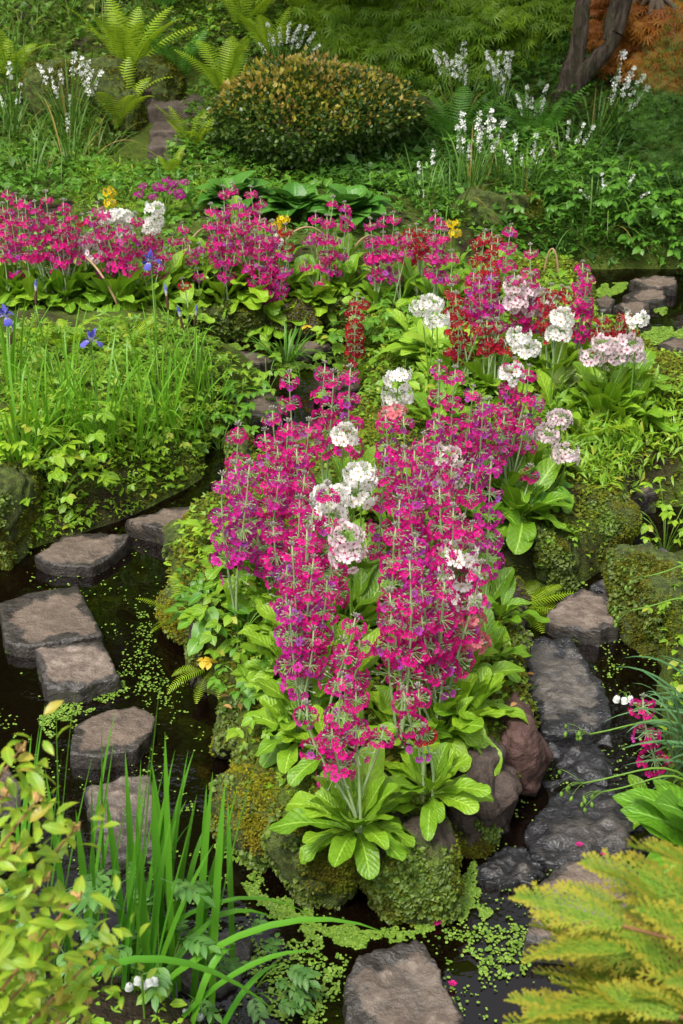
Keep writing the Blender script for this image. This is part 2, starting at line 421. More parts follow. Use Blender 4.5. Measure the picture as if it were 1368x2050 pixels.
# ------------------------------------------------------------------ materials of the plants
LIME = leafmat('primula_leaf', (.13, .28, .012), (.27, .44, .02), (.085, .21, .010), rib=.35, vein=.65, rough=.42, trans=.2, patch=1.3)
GREENLEAF = leafmat('green_leaf', (.065, .19, .012), (.14, .31, .02), (.05, .15, .012), rib=.45, rough=.42, trans=.28)
HERB = leafmat('herb_leaf', (.145, .29, .012), (.28, .44, .02), (.09, .21, .012), rib=.4, rough=.45, trans=.3, patch=1.1, old=(.30, .34, .03))
HERBY = leafmat('yellow_green_leaf', (.19, .35, .012), (.33, .46, .02), (.13, .30, .015), rib=.4, rough=.45, trans=.3)
HILL = leafmat('hillside_leaf', (.035, .10, .007), (.11, .23, .016), (.08, .16, .01), rough=.5, trans=.25, patch=.9, old=(.20, .24, .03))
DARKL = leafmat('dark_leaf', (.022, .075, .008), (.06, .15, .014), (.035, .10, .01), rough=.5, trans=.25, patch=1.2)
GRASS = leafmat('iris_blade', (.085, .25, .012), (.18, .40, .018), (.12, .30, .012), rough=.4, trans=.3)
FGRASS = leafmat('flag_iris_blade', (.05, .20, .012), (.115, .32, .02), None, rough=.38, trans=.28, tip=(.10, .29, .02))
SEDGE = leafmat('sedge_blade', (.06, .16, .055), (.13, .27, .10), None, rough=.35, trans=.2)
LIBB = leafmat('libertia_blade', (.045, .13, .012), (.12, .23, .03), None, rough=.45, trans=.2, old=(.33, .24, .06))
FERN = leafmat('fern_frond', (.20, .36, .012), (.34, .48, .02), (.26, .36, .012), rough=.5, trans=.35, patch=.8)
FERNG = leafmat('green_fern_frond', (.06, .19, .015), (.12, .30, .03), None, rough=.5, trans=.3)
HOSTA = leafmat('hosta_leaf', (.05, .17, .018), (.10, .26, .03), None, rough=.38, trans=.2, vein=.5, rib=.4)
HOSTAY = leafmat('pale_hosta_leaf', (.22, .40, .02), (.34, .52, .05), None, rough=.4, trans=.25, vein=.5, rib=.4)
VARIEG = leafmat('cream_leaf', (.42, .50, .20), (.58, .60, .30), None, rough=.45, trans=.25, tip=(.25, .40, .06))
MOSSM = leafmat('moss_tuft', (.055, .085, .006), (.19, .22, .012), (.11, .095, .010), rough=.7, trans=.2, spec=.15, patch=7)
LIVER = leafmat('liverwort_lobe', (.045, .10, .008), (.17, .25, .03), (.085, .11, .016), rough=.5, trans=.2, patch=6)
GOLDM = leafmat('golden_moss_tuft', (.12, .125, .007), (.27, .26, .012), (.19, .145, .012), rough=.7, trans=.2, spec=.15, patch=7)
DUCK = leafmat('duckweed', (.08, .17, .015), (.22, .34, .045), None, rough=.4, trans=.1, spec=.5)
STEMW = plain('mealy_stem', (.34, .43, .22), (.24, .36, .14), .6, 60, trans=.1)
STEMG = plain('green_stem', (.14, .26, .03), (.09, .20, .02), .5, 60)
CALYX = plain('calyx', (.30, .36, .22), (.16, .20, .12), .6, 200)
BUDM = plain('mealy_bud', (.36, .40, .28), (.20, .14, .16), .6, 300)
BARK = plain('bark', (.10, .07, .045), (.20, .15, .10), .8, 25, bump=.8)
TWIG = plain('twig', (.16, .07, .03), (.28, .15, .06), .6, 60)
CANE = plain('cane', (.26, .17, .08), (.40, .28, .15), .6, 40)
PET = {'m': petalmat('magenta_petal', (.78, .009, .26), (.58, .006, .20), (.22, .0, .04), (.5, .2, .02), (.42, .06, .42)),
       'v': petalmat('violet_magenta_petal', (.64, .022, .33), (.50, .016, .28), (.18, .0, .05), (.5, .2, .05), (.36, .10, .50)),
       'k': petalmat('hot_pink_petal', (.68, .012, .20), (.56, .01, .20), (.24, .0, .05), (.5, .2, .05), (.62, .08, .40)),
       'r': petalmat('crimson_petal', (.50, .005, .022), (.33, .003, .03), (.10, .0, .005), (.4, .1, .02), (.34, .01, .05)),
       'w': petalmat('white_petal', (.90, .88, .84), (.86, .84, .80), (.75, .42, .12), (.7, .3, .05), rr=(.16, .26)),
       'p': petalmat('pale_pink_petal', (.88, .74, .76), (.84, .68, .72), (.62, .06, .22), (.6, .2, .1), rr=(.2, .34)),
       's': petalmat('salmon_petal', (.76, .16, .22), (.72, .22, .26), (.62, .02, .06), (.7, .3, .1)),
       'y': petalmat('yellow_petal', (.82, .62, .01), (.78, .52, .01), (.7, .3, .01), (.6, .2, .01)),
       'g': petalmat('bright_magenta_petal', (.60, .01, .36), (.5, .01, .3), (.5, .02, .3), (.6, .3, .3))}
WHITEP = plain('white_flower', (.82, .82, .78), (.74, .75, .70), .6, 80, trans=.25)
BLUEP = petalmat('blue_iris_petal', (.06, .06, .40), (.16, .15, .56), (.55, .55, .62), (.7, .6, .2), rr=(.25, .55))
STONE = stonemat('worn_brown_stone', (.098, .070, .050), (.14, .104, .076), (.018, .015, .012), mossy=.42)
STONER = stonemat('rough_pink_brown_stone', (.09, .065, .05), (.17, .13, .10), (.024, .021, .018), mossy=.4, warm=(.32, .26, .21))
STONEW = stonemat('wet_grey_stone', (.055, .052, .050), (.13, .115, .10), (.012, .012, .013), mossy=.15, rough=.36, gloss=2.8, warm=(.19, .165, .13))
ROCKM = stonemat('mossy_rock', (.026, .018, .013), (.06, .042, .03), (.016, .012, .008), mossy=1.0)
ROCKB = stonemat('bare_brown_rock', (.030, .021, .016), (.066, .045, .034), (.016, .012, .01), mossy=.35)
ROCKR = stonemat('red_brown_rock', (.052, .024, .019), (.095, .048, .038), (.014, .009, .007), mossy=.2, warm=(.12, .065, .052))
STEPM = stonemat('dark_step_stone', (.05, .036, .026), (.10, .075, .055), (.02, .016, .012), mossy=.3)

# ------------------------------------------------------------------ stepping stones
def resample(poly, n):
    P = np.array(poly+[poly[0]], float); d = np.concatenate([[0], np.cumsum(np.hypot(*np.diff(P, axis=0).T))])
    t = np.linspace(0, d[-1], n, endpoint=False)
    return np.stack([np.interp(t, d, P[:, 0]), np.interp(t, d, P[:, 1])], -1)
NST = [0]
def slab(pts, z, label, mat=STONE, thick=.2, rough=1.0, moss=.6, name='stepping_stone', cat='stepping stone', tilt=(0, 0)):
    NST[0] += 1; sd = NST[0]
    C = np.mean([atz(x, y, z) for x, y in pts], axis=0)
    pl = resample([(v.x-C[0], v.y-C[1]) for v in (atz(x, y, z) for x, y in pts)], 96)
    k = np.exp(-.5*(np.arange(-3, 4)/.7)**2); k /= k.sum()      # soften the corners a little
    pl = sum(w*np.roll(pl, s, axis=0) for w, s in zip(k, range(-3, 4)))
    rad = np.hypot(pl[:, 0], pl[:, 1]); ang = np.arctan2(pl[:, 1], pl[:, 0])
    jag = .005*n2(np.cos(ang)*9+sd, np.sin(ang)*9, 1, sd, 3)*rough
    pl = pl*(1+jag/np.maximum(rad, .05))[:, None]
    rings = [(t, 0) for t in np.linspace(.06, .92, 16)]+[(.965, -.001), (.986, -.003), (.998, -.008), (1.004, -.018), (1.012, -.045), (1.02, -.08), (1.03, -thick)]
    V, E, MS = [(0, 0, 0)], [0.0], [0.0]
    for t, dz in rings:
        for q_ in pl*t:
            V.append((q_[0], q_[1], dz)); E.append(t**2.0 if dz == 0 else 1.0); MS.append(moss*(0 if t < .8 else (t-.8)*2.0 if dz > -.03 else 1.0))
    V = np.array(V); E = np.array(E); MS = np.array(MS)
    P3 = V+C+np.array([0, 0, sd])
    V[:, 2] += (.010*fbm(P3*7, 3, sd)+.004*fbm(P3*30, 3, sd))*rough+tilt[0]*V[:, 0]+tilt[1]*V[:, 1]
    sid = V[:, 2] < -.02
    V[sid, :2] *= 1+.035*fbm(P3[sid]*np.array([12, 12, 16]), 3, sd+5)[:, None]*min(rough, 1.2)
    n = 96; F = [(0, 1+i, 1+(i+1) % n) for i in range(n)]
    for r_ in range(len(rings)-1):
        for i in range(n):
            a = 1+r_*n+i; b = 1+r_*n+(i+1) % n; F.append((a, a+n, b+n, b))
    o = obj(name, mesh(name, Geo(V, F), mat, attrs={'edge': E, 'moss': MS}), None, C)
    tag(o, label, cat); return o
STN = [
 ([(690,1965),(722,1915),(832,1880),(850,1888),(902,1990),(928,2040),(925,2085),(735,2095),(688,2015)], .07, 'rough pinkish brown stepping stone with mossy lip, in dark water before the island tip', STONER, 1.6),
 ([(1085,1760),(1130,1722),(1240,1712),(1290,1760),(1290,1880),(1180,1900),(1050,1885),(1072,1800)], .10, 'large rough brown stepping stone partly behind the golden conifer', STONER, 1.6),
 ([(1090,1600),(1140,1560),(1235,1575),(1262,1640),(1268,1705),(1215,1722),(1120,1730),(1065,1715),(1050,1660)], .05, 'broad wet grey stepping stone with fallen pink petals on it', STONEW, 1.8),
 ([(975,1712),(1030,1680),(1085,1720),(1090,1750),(1060,1775),(965,1765),(950,1745)], .03, 'glistening black wet stone with water running over it', STONEW, 2.4),
 ([(1085,1475),(1150,1462),(1225,1480),(1240,1540),(1215,1572),(1130,1565),(1085,1600),(1075,1540)], .006, 'low wet grey stone awash between two higher stepping stones', STONEW, 2.6),
 ([(1050,1295),(1078,1280),(1142,1277),(1165,1305),(1218,1392),(1226,1440),(1190,1462),(1085,1466),(1076,1420),(1058,1390)], .09, 'long grey wet stepping stone beside the red brown boulder', STONEW, 1.7),
 ([(1092,1228),(1130,1196),(1172,1176),(1238,1196),(1252,1248),(1200,1266),(1110,1247)], .09, 'grey brown stepping stone with two dark hollows in its top', STONER, 1.4),
 ([(1178,1172),(1250,1132),(1330,1092),(1360,1120),(1290,1185),(1248,1196)], .08, 'smooth grey stepping stone under weeds, touching the hollowed stone', STONEW, 1.0),
 ([(1240,1034),(1268,1030),(1297,1056),(1288,1067),(1238,1063)], .15, 'small brown stone wedged at the end of the mossy bank', STONE, 1.0),
 ([(1195,972),(1240,957),(1312,966),(1316,986),(1245,1003)], .14, 'dark flat stone with mossy lip among the weeds', STONE, 1.0),
 ([(1105,895),(1125,876),(1172,872),(1180,890),(1150,905)], .22, 'dark flat stone half hidden below small pale pink primulas', STONE, 1.0),
 ([(250,1040),(330,1013),(440,1002),(452,1012),(402,1052),(330,1064)], .10, 'long narrow brown stepping stone below the iris bank', STONE, 1.2),
 ([(68,1112),(130,1070),(200,1062),(264,1072),(222,1112),(180,1132),(100,1127)], .08, 'brown stepping stone with broken front edge against the iris bank', STONE, 1.2),
 ([(-4,1202),(60,1186),(156,1171),(207,1270),(120,1287),(42,1293),(8,1284)], .07, 'big flat brown square stepping stone with dark wet margins', STONE, .8),
 ([(70,1298),(110,1290),(206,1284),(238,1352),(160,1378),(92,1382)], .09, 'thick square stepping stone with light flaky brown top', STONER, 1.5),
 ([(138,1508),(150,1450),(210,1419),(270,1409),(312,1430),(304,1466),(272,1502),(200,1513)], .08, 'fan shaped brown stepping stone with moss on its rim', STONE, .8),
 ([(170,1575),(225,1562),(302,1552),(322,1620),(330,1705),(200,1725)], .06, 'rough mottled stone behind the upright flag iris blades', STONER, 1.6),
 ([(-60,1525),(15,1535),(42,1562),(42,1620),(-60,1640)], .06, 'flat brown stone beside the yellow green shrub', STONE, 1.0),
 ([(375,1872),(480,1850),(505,1880),(485,1955),(400,1995),(355,1962)], .05, 'rough mottled stone under the arching iris blades and white bells', STONER, 1.6),
 ([(448,712),(480,700),(520,704),(552,720),(505,732),(460,732)], .08, 'reddish brown stepping stone left of the grassy tuft in the far channel', STONE, .8),
 ([(562,692),(620,682),(658,686),(668,696),(620,707)], .08, 'flat reddish stepping stone behind the grassy tuft in the far channel', STONE, .8),
 ([(485,778),(545,786),(590,812),(560,832),(500,828)], .06, 'sloping brown stone half covered by bank foliage', STONE, .8),
 ([(548,885),(590,848),(684,838),(698,862),(650,905)], .08, 'brown stepping stone behind the tallest magenta primulas', STONE, .8),
 ([(1190,600),(1215,590),(1232,600),(1225,616),(1198,618)], .06, 'small dark stone edging the far pool beside red primulas', STONE, 1.0),
 ([(1228,612),(1262,600),(1300,606),(1302,622),(1262,630)], .08, 'dark slab across the far pool with rounded top', STONE, 1.0),
 ([(1246,590),(1290,575),(1330,582),(1332,598),(1280,603)], .08, 'dark slab next to the green scum on the far pool', STONE, 1.0),
 ([(1262,558),(1310,545),(1352,552),(1356,570),(1300,574)], .10, 'dark layered stone at the back edge of the far pool', STONE, 1.4),
 ([(1222,645),(1250,632),(1278,640),(1270,655),(1236,658)], .06, 'small brown stone in front of the white primula by the far pool', STONE, 1.0),
 ([(1268,706),(1290,695),(1312,704),(1300,718),(1275,718)], .07, 'little reddish stone beside the pale pink primulas', STONE, 1.0),
 ([(1318,690),(1345,672),(1400,676),(1400,700),(1340,703)], .08, 'brown slab standing in the algae covered corner of the far pool', STONE, 1.0),
 ([(1328,742),(1350,726),(1410,730),(1410,750),(1345,752)], .08, 'upper of two low brown slabs above the weeds', STONE, 1.0),
 ([(1325,775),(1348,756),(1410,758),(1410,785),(1345,788)], .09, 'lower of two low brown slabs above the weeds', STONE, 1.0),
]
STEP_O = []
for pts, z, lab, mt, rg in STN: STEP_O.append(slab(pts, z*.6, lab, mt, rough=rg, moss=.9))

# ------------------------------------------------------------------ boulders, with moss and liverwort growing on them
import bmesh
_b = bmesh.new(); bmesh.ops.create_icosphere(_b, subdivisions=5, radius=1.0)
ICO_V = np.array([v.co[:] for v in _b.verts]); ICO_F = [tuple(v.index for v in f.verts) for f in _b.faces]; _b.free()
MOSS_T = [leaf2(1, .7, .5, .25), leaf2(1, .5, .5, -.3)]
LIV_T = [leaf8(1, .95, .5, -.9, .35), leaf8(1, .85, .3, -.6, .45), leaf8(1, 1.05, .6, -1.1, .25)]
NRK = [0]
def rock(c, size, label, mat=ROCKM, rz=0, moss=1.0, box=3.2, rough=1.0, tufts=1500, liver=800, tsz=.011, name='boulder', cat='boulder', bare_top=0.0, mossmat=None):
    NRK[0] += 1; sd = NRK[0]*7+3; D = ICO_V
    nrm = (np.abs(D)**box).sum(1)**(1/box); V = D/nrm[:, None]
    P = D*1.3+sd*5.1
    V = V*(1+.16*fbm(P, 3, sd)[:, None]*rough)
    pr = np.random.default_rng(sd)
    for _ in range(11):                                          # broken faces
        nv_ = pr.normal(0, 1, 3)*np.array([1, 1, .8]); nv_ /= np.linalg.norm(nv_)
        ov = V@nv_-pr.uniform(.68, .95); V = V-nv_*(np.clip(ov, 0, None)*.88)[:, None]
    V[:, 2] = np.where(V[:, 2] > .62, .62+(V[:, 2]-.62)*.45, V[:, 2])
    V = V*np.array(size)
    V = V+D*(.009*fbm(V*22+sd, 3, sd)+.018*fbm(V*8+sd, 2, sd+2)-.022*np.clip(1-5*np.abs(fbm(V*9+sd*2, 2, sd+4)), 0, 1)+.004*fbm(V*70, 2, sd))[:, None]*rough
    cr, sr = math.cos(rz), math.sin(rz); V = V@np.array([[cr, sr, 0], [-sr, cr, 0], [0, 0, 1]])
    g = Geo(V, ICO_F); tri = V[np.array(ICO_F)]
    fn = np.cross(tri[:, 1]-tri[:, 0], tri[:, 2]-tri[:, 0]); A = np.linalg.norm(fn, axis=1); fn /= A[:, None]
    # vertex moss amount: mostly everywhere, less where the rock stays bare
    pn = fbm((V+np.array(c))*6, 3, sd+9); up = D[:, 2]
    ms = np.clip(moss*(.75+.3*up)+.25*pn-bare_top*np.clip(up, 0, 1), 0, 1.2)
    o = obj(name, mesh(name, g, mat, attrs={'edge': np.full(len(V), .2), 'moss': ms}), None, c)
    tag(o, label, cat)
    cen = tri.mean(1); ok = (cen[:, 2]+c[2] > .0) & (fn[:, 1] < .35); fm = ms[np.array(ICO_F)].mean(1)
    for kind, cnt, T, mt, s0 in (('moss', int(tufts*2.2), MOSS_T, mossmat or MOSSM, tsz*.75), ('liverwort', liver, LIV_T, LIVER, tsz*1.15)):
        if cnt < 10: continue
        pat = fbm((cen+np.array(c))*9, 2, sd+(20 if kind == 'moss' else 31))
        wgt = A*ok*np.clip(fm-.35, 0, 1)*np.clip(pat+(.25 if kind == 'moss' else .05), 0, 1)*((1.2-np.clip(fn[:, 2], 0, 1)) if kind == 'liverwort' else 1)
        if wgt.sum() <= 0: continue
        f = rng.choice(len(A), cnt, p=wgt/wgt.sum()); bc = rng.dirichlet((1, 1, 1), cnt)
        Pp = np.einsum('ni,nij->nj', bc, tri[f]); nn = fn[f]
        yaw = np.arctan2(nn[:, 1], nn[:, 0])+rng.normal(0, .8, cnt); pit = np.arcsin(np.clip(nn[:, 2], -1, 1))*.5-.2+rng.normal(0, .45, cnt)
        gm = scat(T, Pp, yaw, pit, rng.normal(0, .5, cnt), s0*rng.uniform(.6, 1.4, cnt))
        tag(obj(kind, mesh(kind, gm, mt), o), kind='stuff')
    return o
def rk(px, py, wpx, hgt, depth, label, mat=ROCKM, zc=None, **k):
    p = atz(px, py, 0); s = pxm(p.y, 0); wd = wpx/s/2
    return rock((p.x, p.y+depth*.8, (zc if zc is not None else hgt*.30)), (wd, depth, hgt*.70), label, mat, **k)
rk(640,1822,190,.21,.12,'rounded mossy boulder at the left of the island tip, below the front primula', moss=1.05, tufts=3000, liver=2200)
rk(835,1852,225,.235,.14,'large boulder at the island tip with dark bare top and bright moss side', moss=.8, tufts=2600, liver=1800, bare_top=.35)
rk(962,1692,145,.27,.17,'dark brown bare boulder between the island tip and the red brown boulder', ROCKB, moss=.45, tufts=700, liver=500, bare_top=.5)
rk(1035,1600,125,.27,.14,'red brown rounded boulder standing over the wet stones', ROCKR, moss=.25, tufts=250, liver=150, rough=.8, bare_top=.6)
rk(505,1735,165,.22,.17,'broad mossy boulder with yellow moss and tiny red rosettes', moss=.95, tufts=3200, liver=2000, rz=.3, mossmat=GOLDM)
rk(487,1545,150,.21,.15,'dark mossy boulder with fallen brown leaves on top', moss=1.0, tufts=3000, liver=900)
rk(400,1385,60,.20,.09,'narrow dark brown rock wedged in the left edge of the island', ROCKB, moss=.4, tufts=300, liver=120)
rk(372,1300,105,.19,.17,'yellow mossy rock with small ferns at the left edge of the island', moss=1.2, tufts=3400, liver=300, mossmat=GOLDM)
rk(395,1160,130,.18,.13,'golden mossy rock below the low round leaved plants', moss=1.25, tufts=2600, liver=200, mossmat=GOLDM)
rk(1030,1400,75,.25,.13,'dark rock wedged beside the long grey stepping stone', ROCKB, moss=.55, tufts=500, liver=500)
rk(1022,1290,80,.22,.12,'dark angular rock below the fern on the right of the island', ROCKB, moss=.5, tufts=500, liver=300)
rk(1020,1175,70,.22,.10,'small reddish rock set in the mossy bank', ROCKR, moss=.5, tufts=400, liver=200)
rk(1105,1185,130,.22,.16,'dark mossy bank rock over the narrow channel', moss=1.0, tufts=2200, liver=1800)
rk(1205,1135,150,.24,.20,'big bank rock thickly covered with liverwort and yellow moss', moss=1.15, tufts=2600, liver=3200)
rk(1262,1005,100,.16,.10,'rock covered with moss under the dark flat stone', moss=1.1, tufts=1200, liver=700, zc=.03)
rk(1318,1318,170,.27,.22,'large olive mossy boulder on the right bank', moss=1.15, tufts=3800, liver=900)
rk(1375,1365,90,.20,.12,'smaller bright mossy boulder by the sedge tuft', moss=1.2, tufts=1500, liver=200)
rk(5,1135,115,.34,.22,'tall brown and green mossy boulder left of the iris bank', moss=1.1, tufts=3000, liver=600)
rk(778,872,95,.24,.13,'mossy topped rock standing in the channel behind the primulas', moss=1.1, tufts=1000, liver=200)
rk(690,838,62,.22,.10,'dark brown rock behind the tall magenta primulas', ROCKB, moss=.3, tufts=100, liver=60)
rk(648,800,40,.14,.08,'little dark rock beside the far channel', ROCKB, moss=.3, tufts=60, liver=40)
rk(415,695,85,.22,.14,'dark mossy edging rock below the far hoop stems', moss=.95, tufts=900, liver=300, tsz=.014)
rk(495,682,95,.20,.14,'middle edging rock with dark moss along the far bank', moss=.9, tufts=900, liver=300, tsz=.014)
rk(590,676,110,.19,.13,'low dark edging rock below the far primula leaves', ROCKB, moss=.8, tufts=800, liver=250, tsz=.014)
rk(690,664,90,.18,.12,'mossy edging rock next to the crimson primulas of the far bank', moss=.9, tufts=600, liver=200, tsz=.014)
rk(480,962,70,.16,.12,'mossy stone at the foot of the iris bank', moss=1.1, tufts=900, liver=300)
# boulders on the hillside
def hill_rock(px, py, wpx, size, label, **k):
    p = gnd(px, py); s = pxm(p.y, p.z); wd = wpx/s/2
    return rock((p.x, p.y+size[0]*.6, p.z+size[1]*.25), (wd, size[0], size[1]), label, ROCKM, **k)
hill_rock(160,225,230,(.28,.28),'wide golden mossy boulder behind the white flowering clump', moss=1.2, tufts=1800, liver=0, tsz=.02)
hill_rock(318,205,105,(.22,.26),'mossy orange brown boulder at the top of the stone steps', moss=1.1, tufts=900, liver=0, tsz=.02)
hill_rock(262,268,50,(.14,.26),'narrow golden mossy rock at the left of the stone steps', moss=1.25, tufts=500, liver=0, tsz=.02)
hill_rock(990,455,190,(.22,.17),'long brown mossy boulder under the right hand weeds', moss=.9, tufts=1600, liver=0, tsz=.018)
hill_rock(845,255,90,(.16,.16),'low mossy rock between the rounded bush and the lacy maple', moss=1.1, tufts=500, liver=0, tsz=.018)

# ------------------------------------------------------------------ stone steps up the hillside
st = [((300,345),(385,345),(380,322),(305,325),.0), ((296,300),(382,300),(375,282),(300,284),.0), ((305,262),(372,262),(366,250),(312,250),.0), ((298,222),(400,220),(412,200),(330,200),.0)]
p0 = gnd(335, 345); steps = thing('stone_steps', 'flight of four dark stone steps climbing the hillside beside the rounded bush', 'steps', tuple(p0))
yy = p0.y; 
for k, (xl, xr, py) in enumerate(((296,388,340), (296,384,294), (300,378,262), (296,410,215))):
    y_ = p0.y+.02+.27*k
    a_, b_ = aty(xl, py, y_), aty(xr, py, y_); wd = (b_.x-a_.x); zt = a_.z; dep = .34 if k < 3 else .62
    us, vs = np.linspace(-1, 1, 21), np.linspace(0, 1, 11); V, E, F = [], [], []
    gx, gy = np.meshgrid(us, vs)
    top = np.stack([gx*wd/2*(1+.03*np.sin(gy*9+k)), gy*dep+.015*n2(gx*3+k, gy*0, 1.7, k), .008*n2(gx*2+k*5, gy*2, 2, k)], -1).reshape(-1, 3)
    V = list(map(tuple, top)); nxx, nyy = 21, 11
    for j in range(nyy-1):
        for i in range(nxx-1): n0 = j*nxx+i; F.append((n0, n0+1, n0+nxx+1, n0+nxx))
    rim = [i for i in range(nxx)]+[j*nxx+nxx-1 for j in range(1, nyy)]+[(nyy-1)*nxx+i for i in range(nxx-2, -1, -1)]+[j*nxx for j in range(nyy-2, 0, -1)]
    for d_ in (.015, .05, .16):
        base = len(V)
        for r_ in rim: v = top[r_]; s_ = 1.0+.02*min(d_, .05)/.05; V.append((v[0]*s_, (v[1]-dep/2)*s_+dep/2, v[2]-d_))
        prev = rim if d_ == .015 else list(range(base-len(rim), base))
        for i in range(len(rim)):
            j = (i+1) % len(rim); F.append((prev[j], prev[i], base+i, base+j))
    g = Geo(V, F)
    o = obj('step', mesh('step', g, STEPM, attrs={'edge': np.full(len(V), .25), 'moss': np.full(len(V), .3)}), steps, (Vector(((a_.x+b_.x)/2, y_, zt))-p0))

# ------------------------------------------------------------------ duckweed and floating bits
DUCK_T = [Geo([(math.cos(a)*r_, math.sin(a)*r_*.8, 0) for a, r_ in zip(np.linspace(0, 2*math.pi, 6, endpoint=False), (1, .9, 1, .85, 1, .95))], [tuple(range(6))])]
def inpoly(poly, X, Y):
    return sdist(np.array(poly, float), X, Y) > 0
WATER_PX = [(-40,1130),(480,980),(430,1560),(560,1830),(900,1830),(1060,1560),(1040,1260),(1330,1060),(1330,1350),(1280,1750),(1200,2060),(450,2060),(380,1900),(-40,1640)]
dense = [([(480,1760),(560,1790),(660,1840),(780,1860),(880,1820),(950,1720),(975,1770),(990,1840),(900,1850),(830,1880),(720,1900),(620,1880),(540,1840),(500,1800)], 6500, .0036),
         ([(70,1440),(130,1390),(240,1345),(270,1370),(160,1440),(100,1480)], 900, .004),
         ([(280,1180),(330,1330),(350,1420),(300,1420),(230,1350),(260,1250)], 350, .004),
         ([(1060,1190),(1200,1165),(1240,1120),(1120,1190),(1060,1260)], 700, .004),
         ([(1140,1260),(1250,1270),(1230,1400),(1200,1300)], 150, .004),
         ([(430,1640),(520,1740),(540,1800),(480,1740),(430,1700)], 500, .004),
         ([(480,1880),(640,1880),(700,1930),(660,2050),(540,2050)], 700, .0048),
         ([(880,1850),(1060,1830),(1060,1960),(960,1960),(900,1900)], 420, .0045),
         ([(1190,570),(1260,565),(1240,600),(1200,600)], 2900, .007), ([(1270,655),(1400,655),(1400,690),(1280,690)], 4000, .007), ([(1310,620),(1400,600),(1400,650),(1320,650)], 2600, .007),
         ([(430,690),(540,684),(540,700),(440,702)], 1500, .006), ([(560,730),(690,712),(690,735),(600,750)], 1200, .006)]
Pd, Sd = [], []
for poly, n, r_ in dense:
    B = np.array(poly, float); X = rng.uniform(B[:, 0].min(), B[:, 0].max(), n*4); Y = rng.uniform(B[:, 1].min(), B[:, 1].max(), n*4)
    d_ = sdist(B, X, Y); fr = n2(X, Y, 1/22., 4, 3)
    keep = (d_ > 0) & (fr+np.clip(d_/35, 0, .7) > .12)
    for x, y in list(zip(X[keep], Y[keep]))[:n]: Pd.append(tuple(atz(x, y, .003))); Sd.append(r_*rng.uniform(.6, 1.35))
n = 9000; X = rng.uniform(-30, 1368, n); Y = rng.uniform(980, 2060, n)
keep = inpoly(WATER_PX, X, Y) & (n2(X, Y, 1/45., 8, 4) > .08)
for x, y in zip(X[keep], Y[keep]): Pd.append(tuple(atz(x, y, .003))); Sd.append(rng.uniform(.0022, .0055))
Pd, Sd = np.array(Pd), np.array(Sd)
keep = height(Pd[:, 0], Pd[:, 1]) < -.02; Pd, Sd = Pd[keep], Sd[keep]; n = len(Pd)
Pd[:, 2] += rng.uniform(0, .003, n)
tag(obj('duckweed', mesh('duckweed', scat(DUCK_T, Pd, rng.uniform(0, 6.3, n), rng.normal(0, .16, n), rng.normal(0, .16, n), Sd), DUCK)),
    'tiny green duckweed floating in drifts on the dark water', 'duckweed', kind='stuff')
# ------------------------------------------------------------------ candelabra primulas
def prim_prof(t):
    w = .13+.87*float(sm(.06, .62, np.array(t)))
    return w*(math.sqrt(max(0, 1-((t-.68)/.32)**2)) if t > .68 else 1)
PL = [mesh('primula_leaf', leafgeo(1, .30+.04*(k % 3), prim_prof, 10, 4, a0=.36-.04*k, a1=-.30-.20*k, fold=.18+.06*(k % 2), wave=.34, seed=k, fw=11+k), LIME) for k in range(6)]
PLU = [mesh('primula_leaf', leafgeo(1, .30+.03*k, prim_prof, 10, 4, a0=.10, a1=-.15-.15*k, fold=.26, wave=.28, seed=20+k, fw=10), LIME) for k in range(3)]
def petal_ring(R_, cup=.12, seed=0, npet=5):
    rr = random.Random(seed); V, F, UV = [(0, 0, -.1*R_)], [], [(0, 0)]
    for k in range(npet):
        a = 2*math.pi*k/npet+rr.uniform(-.06, .06); base = len(V)
        for r_, da in ((.36, -.50), (.74, -.58), (1.0, -.30), (.86, 0), (1.0, .30), (.74, .58), (.36, .50)):
            q_ = r_*R_*rr.uniform(.95, 1.05); V.append((math.cos(a+da)*q_, math.sin(a+da)*q_, cup*R_*r_*r_+rr.uniform(-.03, .03)*R_)); UV.append((r_, .5))
        F.append((0, base, base+1, base+2, base+3)); F.append((0, base+3, base+4, base+5, base+6))
    return Geo(V, F, UV)
def align(d):                             # +Z of a shape to direction d
    return np.array(Vector(d).to_track_quat('Z', 'Y').to_matrix())
def whorl_geo(n, plen, fr, seed, droop=.25, rise=.55, fill=1.0):
    rr = random.Random(seed); gs = []
    for k in range(n):
        a = 2*math.pi*(k+rr.uniform(-.25, .25))/n; el = rise+rr.uniform(-.45, .35)
        L = plen*rr.uniform(.8, 1.15)
        d0 = Vector((math.cos(a)*math.cos(el), math.sin(a)*math.cos(el), math.sin(el)))
        e = d0*L+Vector((0, 0, -droop*L*rr.uniform(.4, 1.4)))
        mid = d0*L*.55
        gs.append(tube([(0, 0, 0), mid, e], [.0010, .0008, .0009], 3, False).setm(1))
        fd = (e-mid).normalized(); fd = (fd*.8+Vector((math.cos(a), math.sin(a), 0))*.5+Vector((0, 0, rr.uniform(.0, .7)))).normalized()
        if rr.random() < fill:
            c1 = e+fd*fr*.75
            gs.append(tube([e, e+fd*fr*.3, c1], [.0014, .0028, .0018], 4, False).setm(2))
            gs.append(petal_ring(fr*rr.uniform(.85, 1.1), rr.uniform(.02, .3), rr.random()).xf(align(fd), tuple(c1)).setm(0))
        else:
            gs.append(tube([e, e+fd*fr*.35, e+fd*fr*.8], [.0012, .0032, .0008], 4, False).setm(2))
    return join(gs)
